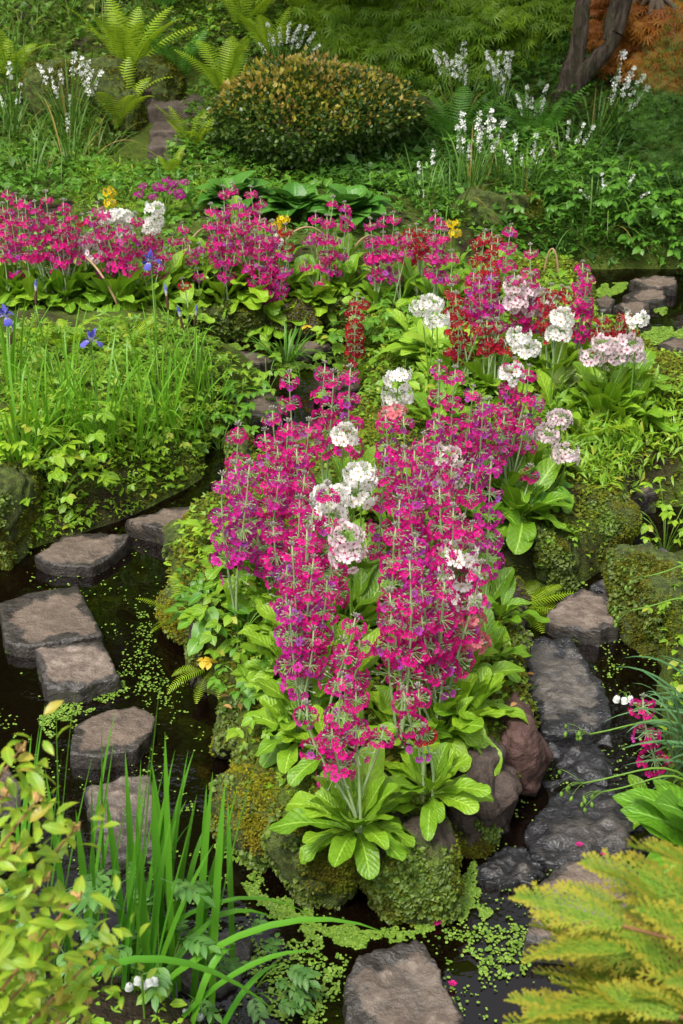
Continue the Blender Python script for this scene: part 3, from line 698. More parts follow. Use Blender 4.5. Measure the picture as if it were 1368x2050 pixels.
def bud_geo(seed):
    rr = random.Random(seed); gs = []
    for k in range(9):
        a = 2.4*k; el = .5+.1*k; L = .012*rr.uniform(.7, 1.2)
        d = Vector((math.cos(a)*math.cos(el), math.sin(a)*math.cos(el), math.sin(el)))
        gs.append(tube([(0, 0, 0), d*L, d*(L+.004), d*(L+.009)], [.0012, .0013, .0032, .0006], 4, False))
    return join(gs)
WH, WS, BUDS = {}, {}, [mesh('bud_tip', bud_geo(k), BUDM) for k in range(3)]
for c_ in PET:
    if c_ in 'wps': WH[c_] = [mesh('flower_whorl', whorl_geo(21, .031, .0160, 40+k, .45, .45), [PET[c_], STEMG, CALYX]) for k in range(3)]
    elif c_ == 'y': WH[c_] = [mesh('flower_whorl', whorl_geo(13, .022, .013, 60+k, .3, .4), [PET[c_], STEMG, CALYX]) for k in range(2)]
    else: WH[c_] = [mesh('flower_whorl', whorl_geo(15+k % 3, .028+.003*(k % 2), .0139, 80+k, .25+.06*k, .22, .97), [PET[c_], STEMW, CALYX]) for k in range(4)]
    WS[c_] = mesh('spent_whorl', whorl_geo(10, .034, .0115, 7, .2, .3, .35), [PET[c_], STEMW if c_ not in 'wps' else STEMG, CALYX])
CNAME = {'m': 'magenta', 'v': 'violet pink', 'k': 'hot pink', 'r': 'crimson', 'w': 'white', 'p': 'pale pink', 's': 'salmon pink', 'y': 'yellow', 'g': 'bright magenta'}
def primula(base, stems, nleaf, L, label, group=None, name='candelabra_primula', rz=0, nw=None, leafmesh=None, flat=0.0):
    t = thing(name, label, 'primula' if stems or 'primula' in label else 'plant', tuple(base), group)
    a0 = rnd.uniform(0, 6.3)
    for k in range(nleaf):
        f = k/max(1, nleaf-1)                       # 0 outer, 1 inner
        a = a0+2.39996*k+rnd.uniform(-.3, .3); up = f > .62
        me = rnd.choice(leafmesh) if leafmesh else rnd.choice(PLU if up else PL)
        pit = (.95+rnd.uniform(-.2, .3)) if up else (.14+.75*f+rnd.uniform(-.15, .25))-flat
        rm = Matrix.Rotation(a, 4, 'Z')@Matrix.Rotation(-pit, 4, 'Y')@Matrix.Rotation(rnd.uniform(-.35, .35), 4, 'X')
        s = L*rnd.uniform(.72, 1.12)*(1.0 if f < .8 else .8)
        o = obj('leaf', me, t, (math.cos(a)*.012, math.sin(a)*.012, .012+.02*f), rm.to_3x3(), s)
        o.scale = (s, s*rnd.uniform(.85, 1.15), s)
    for (top, c_, k_) in stems:
        b0 = Vector((rnd.uniform(-.02, .02), rnd.uniform(-.02, .02), .0)); tp = Vector(top)-Vector(base)
        bow = Vector((rnd.uniform(-.02, .02), rnd.uniform(-.02, .02), 0)); H = tp.z
        c1 = b0+Vector((0, 0, H*.35))+bow; c2 = tp-Vector((0, 0, H*.35))+bow
        pts = bez(b0, c1, c2, tp, 7)
        gm = tube([p-b0 for p in pts], [.0042, .004, .0038, .0035, .0032, .0028, .0024, .002], 6)
        big = c_ in 'wpsy'
        so = obj('flower_stem', mesh('flower_stem', gm, STEMG if big else STEMW), t, b0)
        def pt(h):
            tt = max(0, min(1, h/H)); u = 1-tt
            return b0*u**3+c1*3*u*u*tt+c2*3*u*tt*tt+tp*tt**3-b0
        n_ = k_ or (rnd.choice((1, 2, 2)) if big else max(1, min(5, int((H-.17)/.078)+rnd.choice((0, 0, 1)))))
        h = H-(.012 if big else .028)
        if not big: obj('bud_tip', rnd.choice(BUDS), so, pt(H), (0, 0, rnd.uniform(0, 6)), rnd.uniform(.6, .95))
        for i in range(n_):
            if h < .10: break
            sc = (1.0+.12*i if big else min(1.12, .74+.13*i))*rnd.uniform(.92, 1.08)
            me = rnd.choice(WH[c_])
            if not big and i == n_-1 and n_ > 2 and rnd.random() < .45: me = WS[c_]
            obj('flower_whorl', me, so, pt(h), (rnd.uniform(-.12, .12), rnd.uniform(-.12, .12), rnd.uniform(0, 6.3)), sc)
            h -= (.062 if big else rnd.uniform(.066, .094))
    return t
# plants given by where they root and where their stems end
def planted(base_px, tops, nleaf, L, label, group=None, **k):
    b = gnd(*base_px) if len(base_px) == 2 else atz(*base_px); st_ = []
    for (x, y, c_, *kk) in tops: st_.append((aty(x, y, b.y+rnd.uniform(-.02, .05)), c_, kk[0] if kk else None))
    return primula(b, st_, nleaf, L, label, group, **k)
planted((712,1672,.215), [(685,1352,'m'),(713,1384,'m'),(614,1412,'m'),(664,1453,'m',2),(768,1460,'m',1)], 34, .188, 'magenta candelabra primula rooted on the two boulders of the island tip')
planted((862,1600,.22), [(808,1382,'m'),(838,1378,'m'),(848,1456,'r',1)], 26, .15, 'magenta primula with bright basal rosette beside the dark brown boulder')
planted((600,1490), [(628,1262,'m'),(581,1212,'v')], 18, .15, 'magenta primula rooted behind the broad mossy boulder')
planted((665,1530), [(687,1284,'m'),(720,1278,'m'),(712,1236,'m')], 16, .17, 'magenta primula close behind the front island plant')
planted((930,1455), [], 24, .165, 'flowerless bright primula rosette above the red brown boulder')
planted((880,1480), [(887,1296,'m'),(830,1292,'v'),(788,1287,'m')], 18, .165, 'magenta primula behind the bright flowerless rosette')
planted((925,1430), [(939,1232,'s',2),(929,1192,'w',1)], 16, .165, 'salmon pink primula with cream top on the right of the island')
planted((1040,1050), [(1062,936,'m',2),(1046,985,'m',1)], 26, .23, 'primula with broad pale green leaves at the mossy bank edge')
planted((1318,1650), [(1287,1397,'k',3)], 5, .12, 'single bright magenta primula leaning out of the sedge tuft', name='candelabra_primula')
# stems listed where their tips stand; stems rooted close together belong to one plant
TOPS = {
 'isl': ('on the crowded left flank of the island', 'magenta primulas on the left flank of the island', .53, .165,
  'm579,749 m651,728 m668,747 m702,736 m545,821 m477,853 m619,844 m577,846 m530,863 v445,952 m594,897 v560,944 m547,1052 m657,973 m628,1016 m628,1117 m585,1092 v500,930 m610,950 m600,1000 m655,1160 v575,1130 m555,890 v470,930 m615,1060'),
 'isr': ('on the crowded middle of the island', 'magenta primulas in the middle of the island', .53, .165,
  'm772,829 m808,833 m880,727 m912,738 m948,776 v869,842 m848,872 m772,897 m810,901 m882,901 v967,804 m946,927 v984,922 v844,939 m880,973 m908,1016 m946,1050 m793,1054 m893,1088 v831,1075 m963,1130 m780,1185 m844,1168 m785,1223 m844,1228 m888,1215 m891,1164 m830,900 m820,1120 m905,930 m800,1000 m925,1040'),
 'rgt': ('above the broad leaved plant right of the island', 'magenta primulas on the right of the island', .50, .21,
  'm1020,760 m1060,735 m980,800 k1010,830 m960,830 m1035,800 m940,855 m1000,907 v1005,860 m1050,840 m1030,720 v960,880 m1075,795 m1060,880 m1020,880'),
 'mid': ('on the far end of the island', 'magenta primulas at the far end of the island', .50, .2,
  'm949,543 v984,545 m1024,452 m1062,493 m1167,526 m1177,545 m947,570 m984,570 k1064,553 m1030,545 m965,590 v1000,600 m1050,600 m1085,610 m1177,600 k940,610 m1160,560 m1040,640 v960,560'),
 'bkc': ('in the tall cone shaped clump before the dark hostas', 'magenta primulas of the tall far clump', .55, .21,
  'm422,412 m447,376 m465,370 m502,377 m522,397 m435,442 v480,402 m500,437 m530,442 m550,467 v455,477 m485,492 m520,487 m560,497 v575,502 m545,520 m430,462 m470,440 v510,465 m415,440 m445,420 m490,415 m535,485 m565,540 m500,520 m470,510 v545,445 m485,450 m520,430 m460,455'),
 'bkm': ('in the loose far row right of the tall clump', 'magenta primulas of the loose far row', .52, .2,
  'm632,427 m667,397 m655,434 m690,407 m610,522 m645,477 m670,472 m692,424 v620,470 m741,440 m769,432 m788,428 v742,478 m768,468 m795,470 k815,468 v690,500 m640,520 k872,427 k884,440 k868,470 v880,480 k905,505 k890,465 m740,500 m655,505 v780,505'),
 'bkl': ('in the long far drift on the left', 'magenta primulas of the long far drift', .50, .2,
  'm15,378 m92,386 m127,404 k32,390 m50,397 m70,407 k5,410 m20,430 k45,430 m75,440 k100,430 m120,445 k140,425 m150,450 k85,460 m10,460 k60,470 v30,480 m110,480 k135,475 m160,470 k195,408 m180,430 m207,420 k240,470 m260,460 m288,470 k312,468 m345,472 k370,470 m365,448 m385,510 k405,515 m250,500 k275,490 m300,510 m330,500 k355,500 v240,520 m265,520 k290,530 v320,525 m340,520 k380,490 m395,540 k5,500 m80,500 k55,505 m272,430 k215,450 m305,450 m245,445 v400,490'),
 'red': ('at the far end of the island among pale pink ones', 'crimson primulas at the far end of the island', .42, .19,
  'r904,575 r912,590 r715,592 r705,610 r728,600 r972,465 r997,475 r958,475 r985,490 r1104,572 r1137,580 r1115,600 r1140,610 r962,648 r994,643 r985,672 r1010,690 r970,690 r1254,622 r1240,645 r1207,625 r1212,650 r1262,650 r1000,665 r915,615 r925,620 r1090,590 r1125,575 r975,640 r1195,655'),
 'rdb': ('in the far row behind the island', 'crimson primulas of the far row', .50, .2,
  'r834,452 r824,470 r845,478 r812,478 r830,490 r572,452 r165,432 r365,560 r855,455 r840,465 r820,455 r850,500 r968,470 r985,462'),
 'wht': ('on the island', 'white primulas on the island', .46, .2,
  'w690,862,1 w723,938,2 w724,948,1 w662,983,2 w655,990,1 p693,1062,2 w925,1098,2 w799,747,2 w844,607,1 w866,600,1 w875,632,1 w1126,628,2 w1040,668,1 w1057,690,1 w1277,632,1 p900,905,2 w1025,740,1'),
 'pnk': ('at the far end of the island', 'pale pink primulas at the far end of the island', .46, .22,
  'p1030,567,2 p1062,575,1 p1084,587,2 p1035,603,1 p1058,610,1 p1050,580,1 p1092,605,1'),
 'pnr': ('above the lettuce green leaves right of the island', 'pale pink primulas right of the island', .42, .22,
  'p1206,680,1 p1240,682,2 p1264,682,1 p1183,708,1 p1226,690,1 p1272,704,1'),
 'psm': ('low beside the dark half hidden stone', 'small pale pink primulas by the half hidden stone', .24, .10,
  'p1120,832,1 p1093,862,1 p1132,902,1'),
 'slm': ('behind the tallest magenta ones', 'salmon primulas behind the magenta ones', .5, .19, 's789,820,1'),
 'pbl': ('in the long far drift on the left', 'pale pink primulas of the long far drift', .42, .2,
  'p180,475,2 p168,480,1 p187,505,1 p128,502,2 p120,510,1 w232,425,1 w215,430,1 w247,428,2 w310,412,2 w303,450,1 w548,480,1'),
 'yel': ('', 'yellow primulas of the far row', .44, .15, 'y219,380,1 y221,402,1 y567,434,1 y553,448,1 y908,443,1 y912,463,1 y558,462,1'),
}
import re
YMAX = {'bkl': 612, 'bkc': 650, 'bkm': 625, 'rdb': 600, 'pbl': 605, 'mid': 745, 'red': 790, 'pnk': 745, 'rgt': 1030, 'yel': 560, 'isl': 1470, 'isr': 1500, 'pnr': 850}
NPR = 0
PRIMS = []
for key, (where, group, H0, L0, txt) in TOPS.items():
    plants = []
    for tok in txt.split():
        mt = re.match(r'([a-z])(-?\d+),(-?\d+)(?:,(\d))?', tok); c_, x, y = mt[1], float(mt[2]), float(mt[3])
        H = H0*rnd.uniform(.9, 1.1); z = .25
        for _ in range(4):
            tp = atz(x, y, z+H); z = max(.05, hz(tp.x, tp.y))
        ymax = YMAX.get(key, 9999); xmax_ = None
        while H > .2 and proj((tp.x, tp.y, z))[1] > ymax:
            H *= .94; tp = atz(x, y, z+H); z = max(.05, hz(tp.x, tp.y))
        for pl in plants:
            fam = (pl['c'] in 'mvk') and (c_ in 'mvk') or pl['c'] == c_
            if fam and (Vector((tp.x, tp.y))-pl['b']).length < .12 and len(pl['s']) < 6:
                pl['s'].append((tp, c_, int(mt[4]) if mt[4] else None)); break
        else: plants.append({'c': c_, 'b': Vector((tp.x, tp.y)), 's': [(tp, c_, int(mt[4]) if mt[4] else None)]})
    for pl in plants:
        NPR += 1
        b = sum((Vector((s_[0].x, s_[0].y)) for s_ in pl['s']), Vector((0, 0)))/len(pl['s'])
        b = Vector((b.x, b.y, max(.02, hz(b.x, b.y))-.01))
        cn = {'v': 'magenta', 'k': 'magenta'}.get(pl['c'], CNAME[pl['c']])
        if key == 'yel':
            px_ = proj(pl['s'][0][0])[0]; where = 'at the back of the long far drift' if px_ < 400 else ('beside the tall far clump' if px_ < 700 else 'between the crimson ones of the far row')
        lab = f'{cn} candelabra primula {where}'; gr = group if cn in group or key == 'yel' else f'{cn} primulas {where}'
        PRIMS.append((primula(b, pl['s'], 8+2*len(pl['s']) if key not in ('psm',) else 7, L0*rnd.uniform(.85, 1.05), lab, gr), cn, len(pl['s'])))
# rosettes of leaves without open flowers
for (x, y, n, L, lab) in [
 (575,1345,14,.16,'primula rosette with two long leaves reaching over the dark mossy boulder'), (490,1140,16,.17,'leaf rosette behind the golden mossy rock'),
 (545,1190,14,.18,'flowerless primula rosette in the middle of the left flank leaves'), (1205,840,26,.22,'lettuce green primula rosette under the pale pink flowers'), (1250,800,18,.2,'second lettuce green rosette beside the weeds'),
 (1150,690,16,.2,'primula rosette below the single white flower ball'), (840,700,14,.19,'small primula rosette before the pale hosta'),
 (60,560,20,.24,'big leaved primula rosette under the left hoop stem'), (150,600,20,.24,'big leaved primula rosette between two hoop stems'),
 (230,615,18,.24,'big leaved primula rosette at the foot of the middle hoop stem'), (330,600,18,.22,'big leaved primula rosette under the right hoop stem'), (510,620,20,.22,'primula rosette on the edging rock below the tall clump'),
 (620,620,18,.22,'primula rosette over the low dark edging rock'), (560,600,16,.2,'primula rosette filling the gap in the far bank edge'), (690,590,14,.2,'primula rosette beside the cream leaved hosta'), (5,600,16,.22,'primula rosette at the left end of the far drift'),
 (720,1260,14,.2,'broad pale leaves showing between the two magenta masses'), (735,1200,14,.2,'pale leaf rosette behind the broad pale leaves'), (700,1000,14,.2,'leaf rosette under the white flower ball'),
 (980,1330,14,.15,'pale leaf rosette beside the wedged dark rock'), (1000,1250,12,.14,'small upright rosette near the fern at the channel')]:
    planted((x, y), [], n, L, 'flowerless '+lab if 'flowerless' not in lab else lab, name='primula_rosette')
# ------------------------------------------------------------------ leaves, fronds and blades used by the other plants
OV = lambda t: math.sin(math.pi*t**.75)**.75 if 0 < t < 1 else 0
LA = lambda t: math.sin(math.pi*t**.9)**1.1 if 0 < t < 1 else 0
def tri_leaf(seed, n=3, stalk=.35, w=.62, lod=0):
    rr = random.Random(seed); gs = [tube([(0, 0, 0), (stalk, 0, .04)], .012, 3, False)] if lod == 0 else []
    ang = {3: (-1.15, 0, 1.15), 5: (-1.9, -.95, 0, .95, 1.9)}[n]
    for k, a in enumerate(ang):
        L = (.62 if a == 0 else .5)*rr.uniform(.9, 1.1)
        g = leafgeo(L, w*L, OV, 3, 2, a0=.1, a1=-.5, fold=.22, seed=seed+k) if lod == 0 else leaf8(L, w*L, .1, -.5, .25) if lod == 1 else leaf4(L, w*L*1.1)
        gs.append(g.xf(rots([a+rr.uniform(-.15, .15)], [rr.uniform(-.2, .1)], [rr.uniform(-.3, .3)])[0], (stalk, 0, .04)))
    return join(gs)
def pinnate(seed, n=5, L=1.0, lw=.26, ll=.36, lod=0):
    rr = random.Random(seed); gs = [tube([(0, 0, 0), (L*.5, 0, .06), (L*.8, 0, .03)], .01, 3, False)] if lod == 0 else []
    for k in range(n):
        x = L*(.25+.55*k/n)
        for s in (-1, 1):
            g = leafgeo(ll*rr.uniform(.85, 1.1), lw*ll*1.5, LA, 3, 2, a0=.1, a1=-.5, fold=.25) if lod == 0 else leaf2(ll*rr.uniform(.85, 1.1), lw*ll*1.5)
            gs.append(g.xf(rots([s*rr.uniform(.75, 1.0)], [rr.uniform(-.15, .15)], [0])[0], (x, 0, .05)))
    gs.append((leafgeo(ll, lw*ll*1.6, LA, 3, 2, a0=.1, a1=-.5, fold=.25) if lod == 0 else leaf2(ll, lw*ll*1.6)).xf(None, (L*.8, 0, .03)))
    return join(gs)
def frond(L=1.0, Wd=.30, n=22, a0=.0, a1=-1.1, seed=0, droop=.15, coil=False):
    rr = random.Random(seed); pts, dirs = [], []; x = z = 0; m = 24
    for i in range(m+1):
        t = i/m; a = a0+(a1-a0)*t**1.6
        pts.append((x, z)); dirs.append(a); x += math.cos(a)*L/m; z += math.sin(a)*L/m
    gs = [tube([(pts[i][0], 0, pts[i][1]) for i in range(0, m+1, 3)], [.008*(1-.85*i/m) for i in range(0, m+1, 3)], 3, False)]
    for k in range(n):
        t = .10+.88*k/(n-1); i = min(m-1, int(t*m)); f = t*m-i
        px_, pz = pts[i][0]*(1-f)+pts[i+1][0]*f, pts[i][1]*(1-f)+pts[i+1][1]*f; a = dirs[i]
        ln = Wd*.5*(math.sin(math.pi*min(1, (t*.94+.04)**.8))**.75+.04)*rr.uniform(.9, 1.08); wd = L/n*.42
        for s in (-1, 1):
            V, F, UV = [], [], []
            for j, (q_, w_) in enumerate(((0, .55), (.3, .5), (.62, .38), (1, .03))):
                for e in (-1, 1):
                    lx = ln*q_*.30+e*w_*wd; ly = s*ln*q_; lz = -droop*ln*q_*q_+(.04*ln if e > 0 else 0)
                    V.append((px_+math.cos(a)*lx-math.sin(a)*lz, ly, pz+math.sin(a)*lx+math.cos(a)*lz)); UV.append((t, .5+.4*e))
            F = [(2*j, 2*j+1, 2*j+3, 2*j+2) for j in range(3)]
            gs.append(Geo(V, F, UV))
    return join(gs)
FR = {m.name: [mesh('fern_frond', frond(1, w, 22, .0, b, k), m) for k, (w, b) in enumerate(((.34, -.9), (.30, -1.25), (.38, -.7)))] for m in (FERN, FERNG)}
def fern(px, py, n, L, label, mat=FERN, up=1.15, group=None, spread=6.28, a0=0, base=None):
    b = base or gnd(px, py); t = thing('fern', label, 'fern', tuple(b), group)
    for k in range(n):
        a = a0+spread*(k+rnd.uniform(-.3, .3))/n; p_ = up+rnd.uniform(-.25, .22)
        rm = Matrix.Rotation(a, 4, 'Z')@Matrix.Rotation(-p_, 4, 'Y')@Matrix.Rotation(rnd.uniform(-.3, .3), 4, 'X')
        obj('frond', rnd.choice(FR[mat.name]), t, (math.cos(a)*.02, math.sin(a)*.02, 0), rm.to_3x3(), L*rnd.uniform(.75, 1.1))
    return t
def blade_set(mat, ratio, arch):
    out_ = []
    for k, ar in enumerate(arch):
        pts = bez((0, 0, 0), (.05*ar, 0, .4), (.25*ar, 0, .8-.1*ar), (.75*ar, 0, 1.0-.55*ar*ar), 8)
        out_.append(mesh('blade', ribbon(pts, ratio, up=(.0, 1, 0) if False else None).xf(), mat))
    return out_
def blade_set2(mat, ratio, arch):        # blades whose flat side faces the clump's centre
    out_ = []
    for k, ar in enumerate(arch):
        pts = bez((0, 0, 0), (.05*ar, 0, .4), (.25*ar, 0, .8-.1*ar), (.75*ar, 0, 1.0-.55*ar*ar), 8); V, F, UV = [], [], []
        for i, p in enumerate(pts):
            t = i/8; w = ratio/2*min(1, .6+t*2)*(1 if t < .5 else max(.02, 1-((t-.5)/.5)**1.5))
            for j, q_ in enumerate((-1, 0, 1)): V.append((p.x-(.3*w*abs(q_)), q_*w, p.z)); UV.append((t, j/2))
        for i in range(8):
            for j in range(2): q_ = i*3+j; F.append((q_, q_+1, q_+4, q_+3))
        out_.append(mesh('blade', Geo(V, F, UV), mat))
    return out_
ARCH = (.12, .25, .4, .6, .85, 1.1)
B_IRIS = blade_set2(GRASS, .020, ARCH[:5]); B_LIB = blade_set2(LIBB, .020, ARCH); B_DARK = blade_set2(DARKL, .018, ARCH)
def clump(name, px, py, n, L, blades, label, cat, group=None, rad=.06, base=None, lean=.25):
    b = base or gnd(px, py); t = thing(name, label, cat, tuple(b), group)
    for k in range(n):
        a = rnd.uniform(0, 6.28); r_ = rad*math.sqrt(rnd.random())
        rm = Matrix.Rotation(a, 4, 'Z')@Matrix.Rotation(rnd.uniform(0, lean), 4, 'Y')@Matrix.Rotation(rnd.uniform(-.15, .15), 4, 'X')
        s = L*rnd.uniform(.6, 1.1); o = obj('blade', rnd.choice(blades), t, (r_*math.cos(a), r_*math.sin(a), -.02), rm.to_3x3(), s)
    return t
# ------------------------------------------------------------------ low cover that nobody could count
def wpts(poly):
    return np.array([tuple(gnd(x, y))[:2] for x, y in poly])
def cover(label, poly, dens, T, size, hmax, mat, tilt=.35, world=None, hn=3.0, seed=0, up=.15, low=.0, gap=-9, cat='ground cover', name='ground_cover', avoid=None):
    Pw = world if world is not None else wpts(poly)
    lo, hi = Pw.min(0), Pw.max(0); n = int((hi[0]-lo[0])*(hi[1]-lo[1])*dens)
    X, Y = rng.uniform(lo[0], hi[0], n), rng.uniform(lo[1], hi[1], n)
    k = (sdist(Pw, X, Y) > 0) & (n2(X, Y, hn, seed+40, 2) > gap); X, Y = X[k], Y[k]
    Z = hfast(X, Y); k = (Z > .006) & ~((abs(X+1.21-.12*(Y-9.4)) < .19) & (Y > 8.6) & (Y < 10.0)); X, Y, Z = X[k], Y[k], Z[k]; n = len(X)
    h = hmax*np.clip(.55+.6*n2(X, Y, hn, seed+50, 2), .12, 1.2)
    Z = Z+low+h*rng.random(n)**.7
    S = rng.uniform(size[0], size[1], n)
    g = scat(T, np.stack([X, Y, Z], -1), rng.uniform(0, 6.28, n), rng.normal(up, tilt, n), rng.normal(0, tilt, n), S)
    return tag(obj(name, mesh(name, g, mat)), label, cat, kind='stuff')
T3 = [tri_leaf(k, lod=1) for k in range(3)]; T5 = [tri_leaf(9+k, 5, lod=1) for k in range(2)]; TOV = [leaf8(1, .6), leaf8(1, .7, .1, -.8)]
F3 = [tri_leaf(k, lod=2) for k in range(3)]; F5 = [tri_leaf(9+k, 5, lod=2) for k in range(2)]; FOV = [leaf4(1, .62), leaf4(1, .72, -.5)]
TLA = [leaf8(1, .2, .3, -.7, .3), leaf4(1, .26, -.4)]
TPN = [pinnate(3, lod=1), pinnate(5, 6, lod=1)]
TGR = [leafgeo(1, .03, lambda t: 1-t*.9, 4, 1, 1.4, .3, .0), leafgeo(1, .03, lambda t: 1-t*.9, 4, 1, 1.2, -.6, .0)]
TROUND = [leafgeo(1, 1.0, lambda t: (1-(2*t-1)**2)**.5 if 0 < t < 1 else .05, 3, 2, .2, -.3, .15)]
LB = [(-80,635),(380,640),(435,695),(545,765),(550,790),(450,890),(425,945),(330,1000),(250,1035),(110,1085),(-80,1120)]
cover('bright yellow green leafy cover over the iris bank', [(-80,672),(400,668),(440,705),(545,770),(540,795),(440,890),(300,900),(-80,900)], 1500, T3+T5, (.035, .075), .13, HERB, seed=1)
cover('fine yellow leaflets woven through the iris bank cover', [(-80,650),(330,650),(400,740),(300,860),(-80,880)], 420, TPN, (.05, .10), .16, HERBY, seed=2, gap=.0)
cover('low green leaves along the foot of the iris bank', [(-80,880),(430,870),(425,950),(330,1012),(250,1042),(110,1092),(-80,1130)], 3600, T3+TOV, (.012, .042), .05, HERB, seed=3, gap=-.35)
cover('small fresh leaves spilling down the face of the iris bank', [(-80,850),(445,850),(440,965),(330,1022),(250,1052),(110,1104),(-80,1150)], 5200, T3+TOV, (.018, .05), .06, HERB, seed=14, gap=-.5)
cover('moss on the face of the iris bank', [(-80,860),(440,860),(440,955),(330,1015),(250,1045),(110,1095),(-80,1140)], 14000, MOSS_T, (.008, .016), .012, MOSSM, seed=13)
cover('moss and seedlings on the island soil', ISL, 8500, MOSS_T+[MOSS_T[0]]+FOV, (.008, .024), .018, MOSSM, seed=4, world=wpoly(ISL))
cover('tiny creeping leaves on the island soil', ISL, 1900, FOV+F3, (.012, .034), .03, HERB, seed=15, world=wpoly(ISL), gap=-.3)
cover('leafy herbs on the left flank of the island', [(345,1120),(470,1080),(600,1130),(620,1300),(600,1420),(470,1440),(420,1380),(380,1300),(345,1220)], 1100, T3+TOV+T5, (.03, .065), .10, HERB, seed=5, gap=-.35)
cover('green leaves filling the far end of the island', [(700,700),(770,655),(1000,585),(1180,600),(1190,700),(1290,740),(1300,790),(1110,860),(950,930),(760,830),(690,760)], 1000, T3+TOV+T5, (.035, .075), .15, HERB, seed=6)
cover('green leaves between the far primulas', [(-80,640),(420,645),(520,665),(690,655),(890,575),(1000,540),(1150,530),(1150,470),(900,450),(-80,430)], 500, TOV+T3, (.03, .06), .05, GREENLEAF, seed=7)
cover('small lance leaves of the weedy ground right of the island', [(1100,780),(1310,790),(1440,800),(1440,1010),(1300,1005),(1200,1000),(1130,930)], 4200, TLA, (.03, .07), .10, HERB, seed=8, up=.5, tilt=.5)
cover('fine grass among the weeds right of the island', [(1150,800),(1310,790),(1440,800),(1440,1010),(1300,1005),(1200,1000)], 700, TGR, (.06, .14), .02, GRASS, seed=9, up=.1, tilt=.3)
cover('green leaves along the right bank', [(1270,1195),(1330,1150),(1400,1110),(1700,1100),(1700,1900),(1350,1950),(1300,1720),(1290,1560),(1320,1440),(1330,1350)], 1500, T3+TOV, (.02, .06), .06, HERB, seed=10, gap=-.6)
cover('cress and low leaves on the near bank', None, 900, TOV+T3, (.015, .04), .05, HERBY, seed=11, world=np.array([(-1.6, 1.0), (1.6, 1.0), (1.2, 2.2), (.1, 2.25), (-.2, 2.35), (-.7, 2.5), (-1.8, 2.5)]))
# ------------------------------------------------------------------ leafy herbs at the water's edge
TRI_M = {m.name: [mesh('leaf', g, m) for g in (tri_leaf(31, 3, .3, .66), tri_leaf(32, 5, .3, .6), tri_leaf(33, 3, .35, .7))] for m in (HERB, GREENLEAF, HERBY)}
OVM = [mesh('leaf', leafgeo(1, .62, OV, 5, 4, .2, -.6, .2, .1), GREENLEAF), mesh('leaf', leafgeo(1, .7, OV, 5, 4, .1, -.8, .2, .1), GREENLEAF)]
def herb(px, py, n, L, H, spread, label, meshes=None, base=None, name='leafy_herb', cat='plant', group=None, stem=STEMG):
    b = base or gnd(px, py); t = thing(name, label, cat, tuple(b), group); ms = meshes or TRI_M[HERB.name]
    for k in range(n):
        a = rnd.uniform(0, 6.28); f = math.sqrt(rnd.random()); x, y = math.cos(a)*f*spread, math.sin(a)*f*spread; z = H*(1-.55*f*f)*rnd.uniform(.55, 1.05)
        rm = Matrix.Rotation(a+rnd.uniform(-.7, .7), 4, 'Z')@Matrix.Rotation(rnd.uniform(-.25, .45), 4, 'Y')@Matrix.Rotation(rnd.uniform(-.3, .3), 4, 'X')
        obj('leaf', rnd.choice(ms), t, (x, y, z), rm.to_3x3(), L*rnd.uniform(.7, 1.15))
        if k % 3 == 0: obj('stalk', mesh('stalk', tube(bez((0, 0, -.03), (x*.2, y*.2, z*.5), (x*.7, y*.7, z*.9), (x, y, z), 4), .0018, 4), stem), t)
    return t
G5 = TRI_M[GREENLEAF.name]
for x, y, n, L, H, sp, lab, ms in [
 (120,1010,34,.085,.22,.15,'fresh green leafy plant hanging over the bank above the brown broken stone',None),
 (70,960,26,.085,.24,.14,'light green leafy plant behind the tall mossy boulder',None),
 (175,920,28,.08,.24,.15,'pale green leafy mound at the front of the iris bank',TRI_M[HERBY.name]),
 (330,900,18,.055,.12,.10,'small green leaved plant on the bare bank shoulder',None),
 (250,985,16,.05,.10,.09,'little leafy weed at the foot of the bank beside grass',None),
 (500,850,30,.085,.20,.15,'green leafy plant overhanging the channel left of the primulas',G5),
 (440,900,24,.08,.20,.13,'dark green leafy plant at the corner of the iris bank',G5),
 (535,790,22,.08,.18,.12,'leafy plant beside the sloping brown stone',None),
 (440,1120,22,.06,.12,.09,'feathery bright plant on the island above the golden mossy rock',None),
 (400,1180,26,.032,.07,.09,'low round leaved plant with tiny pink flowers on the mossy rock',OVM),
 (420,1270,24,.07,.14,.11,'mid green broad leaved plant on the left flank of the island',OVM),
 (480,1290,26,.075,.18,.12,'tall leafy plant with paired leaves on the left flank',None),
 (500,1380,18,.06,.12,.09,'dark green leafy weed above the mossy boulder with brown leaves',G5),
 (540,1470,18,.06,.13,.09,'nettle like pale plant left of the front primulas',TRI_M[HERBY.name]),
 (740,690,34,.09,.24,.16,'green leafy mound beside the flat reddish stones',G5),
 (690,720,24,.08,.18,.12,'pale leafy plant spilling over the far channel',None),
 (810,770,22,.06,.14,.12,'lance leaved plant behind the white primula',None),
 (1330,1110,34,.06,.30,.14,'upright leafy weed on the right bank over the smooth grey stone',TRI_M[HERB.name]),
 (1110,1090,16,.04,.07,.09,'pale little plant on top of the liverwort bank',None),
 (1090,1010,18,.05,.10,.08,'crinkled green plant behind the broad pale green leaves',OVM),
 (1350,1230,16,.05,.12,.10,'light green weed at the back of the large olive boulder',None)]:
    herb(x, y, n, L, H, sp, lab, ms)
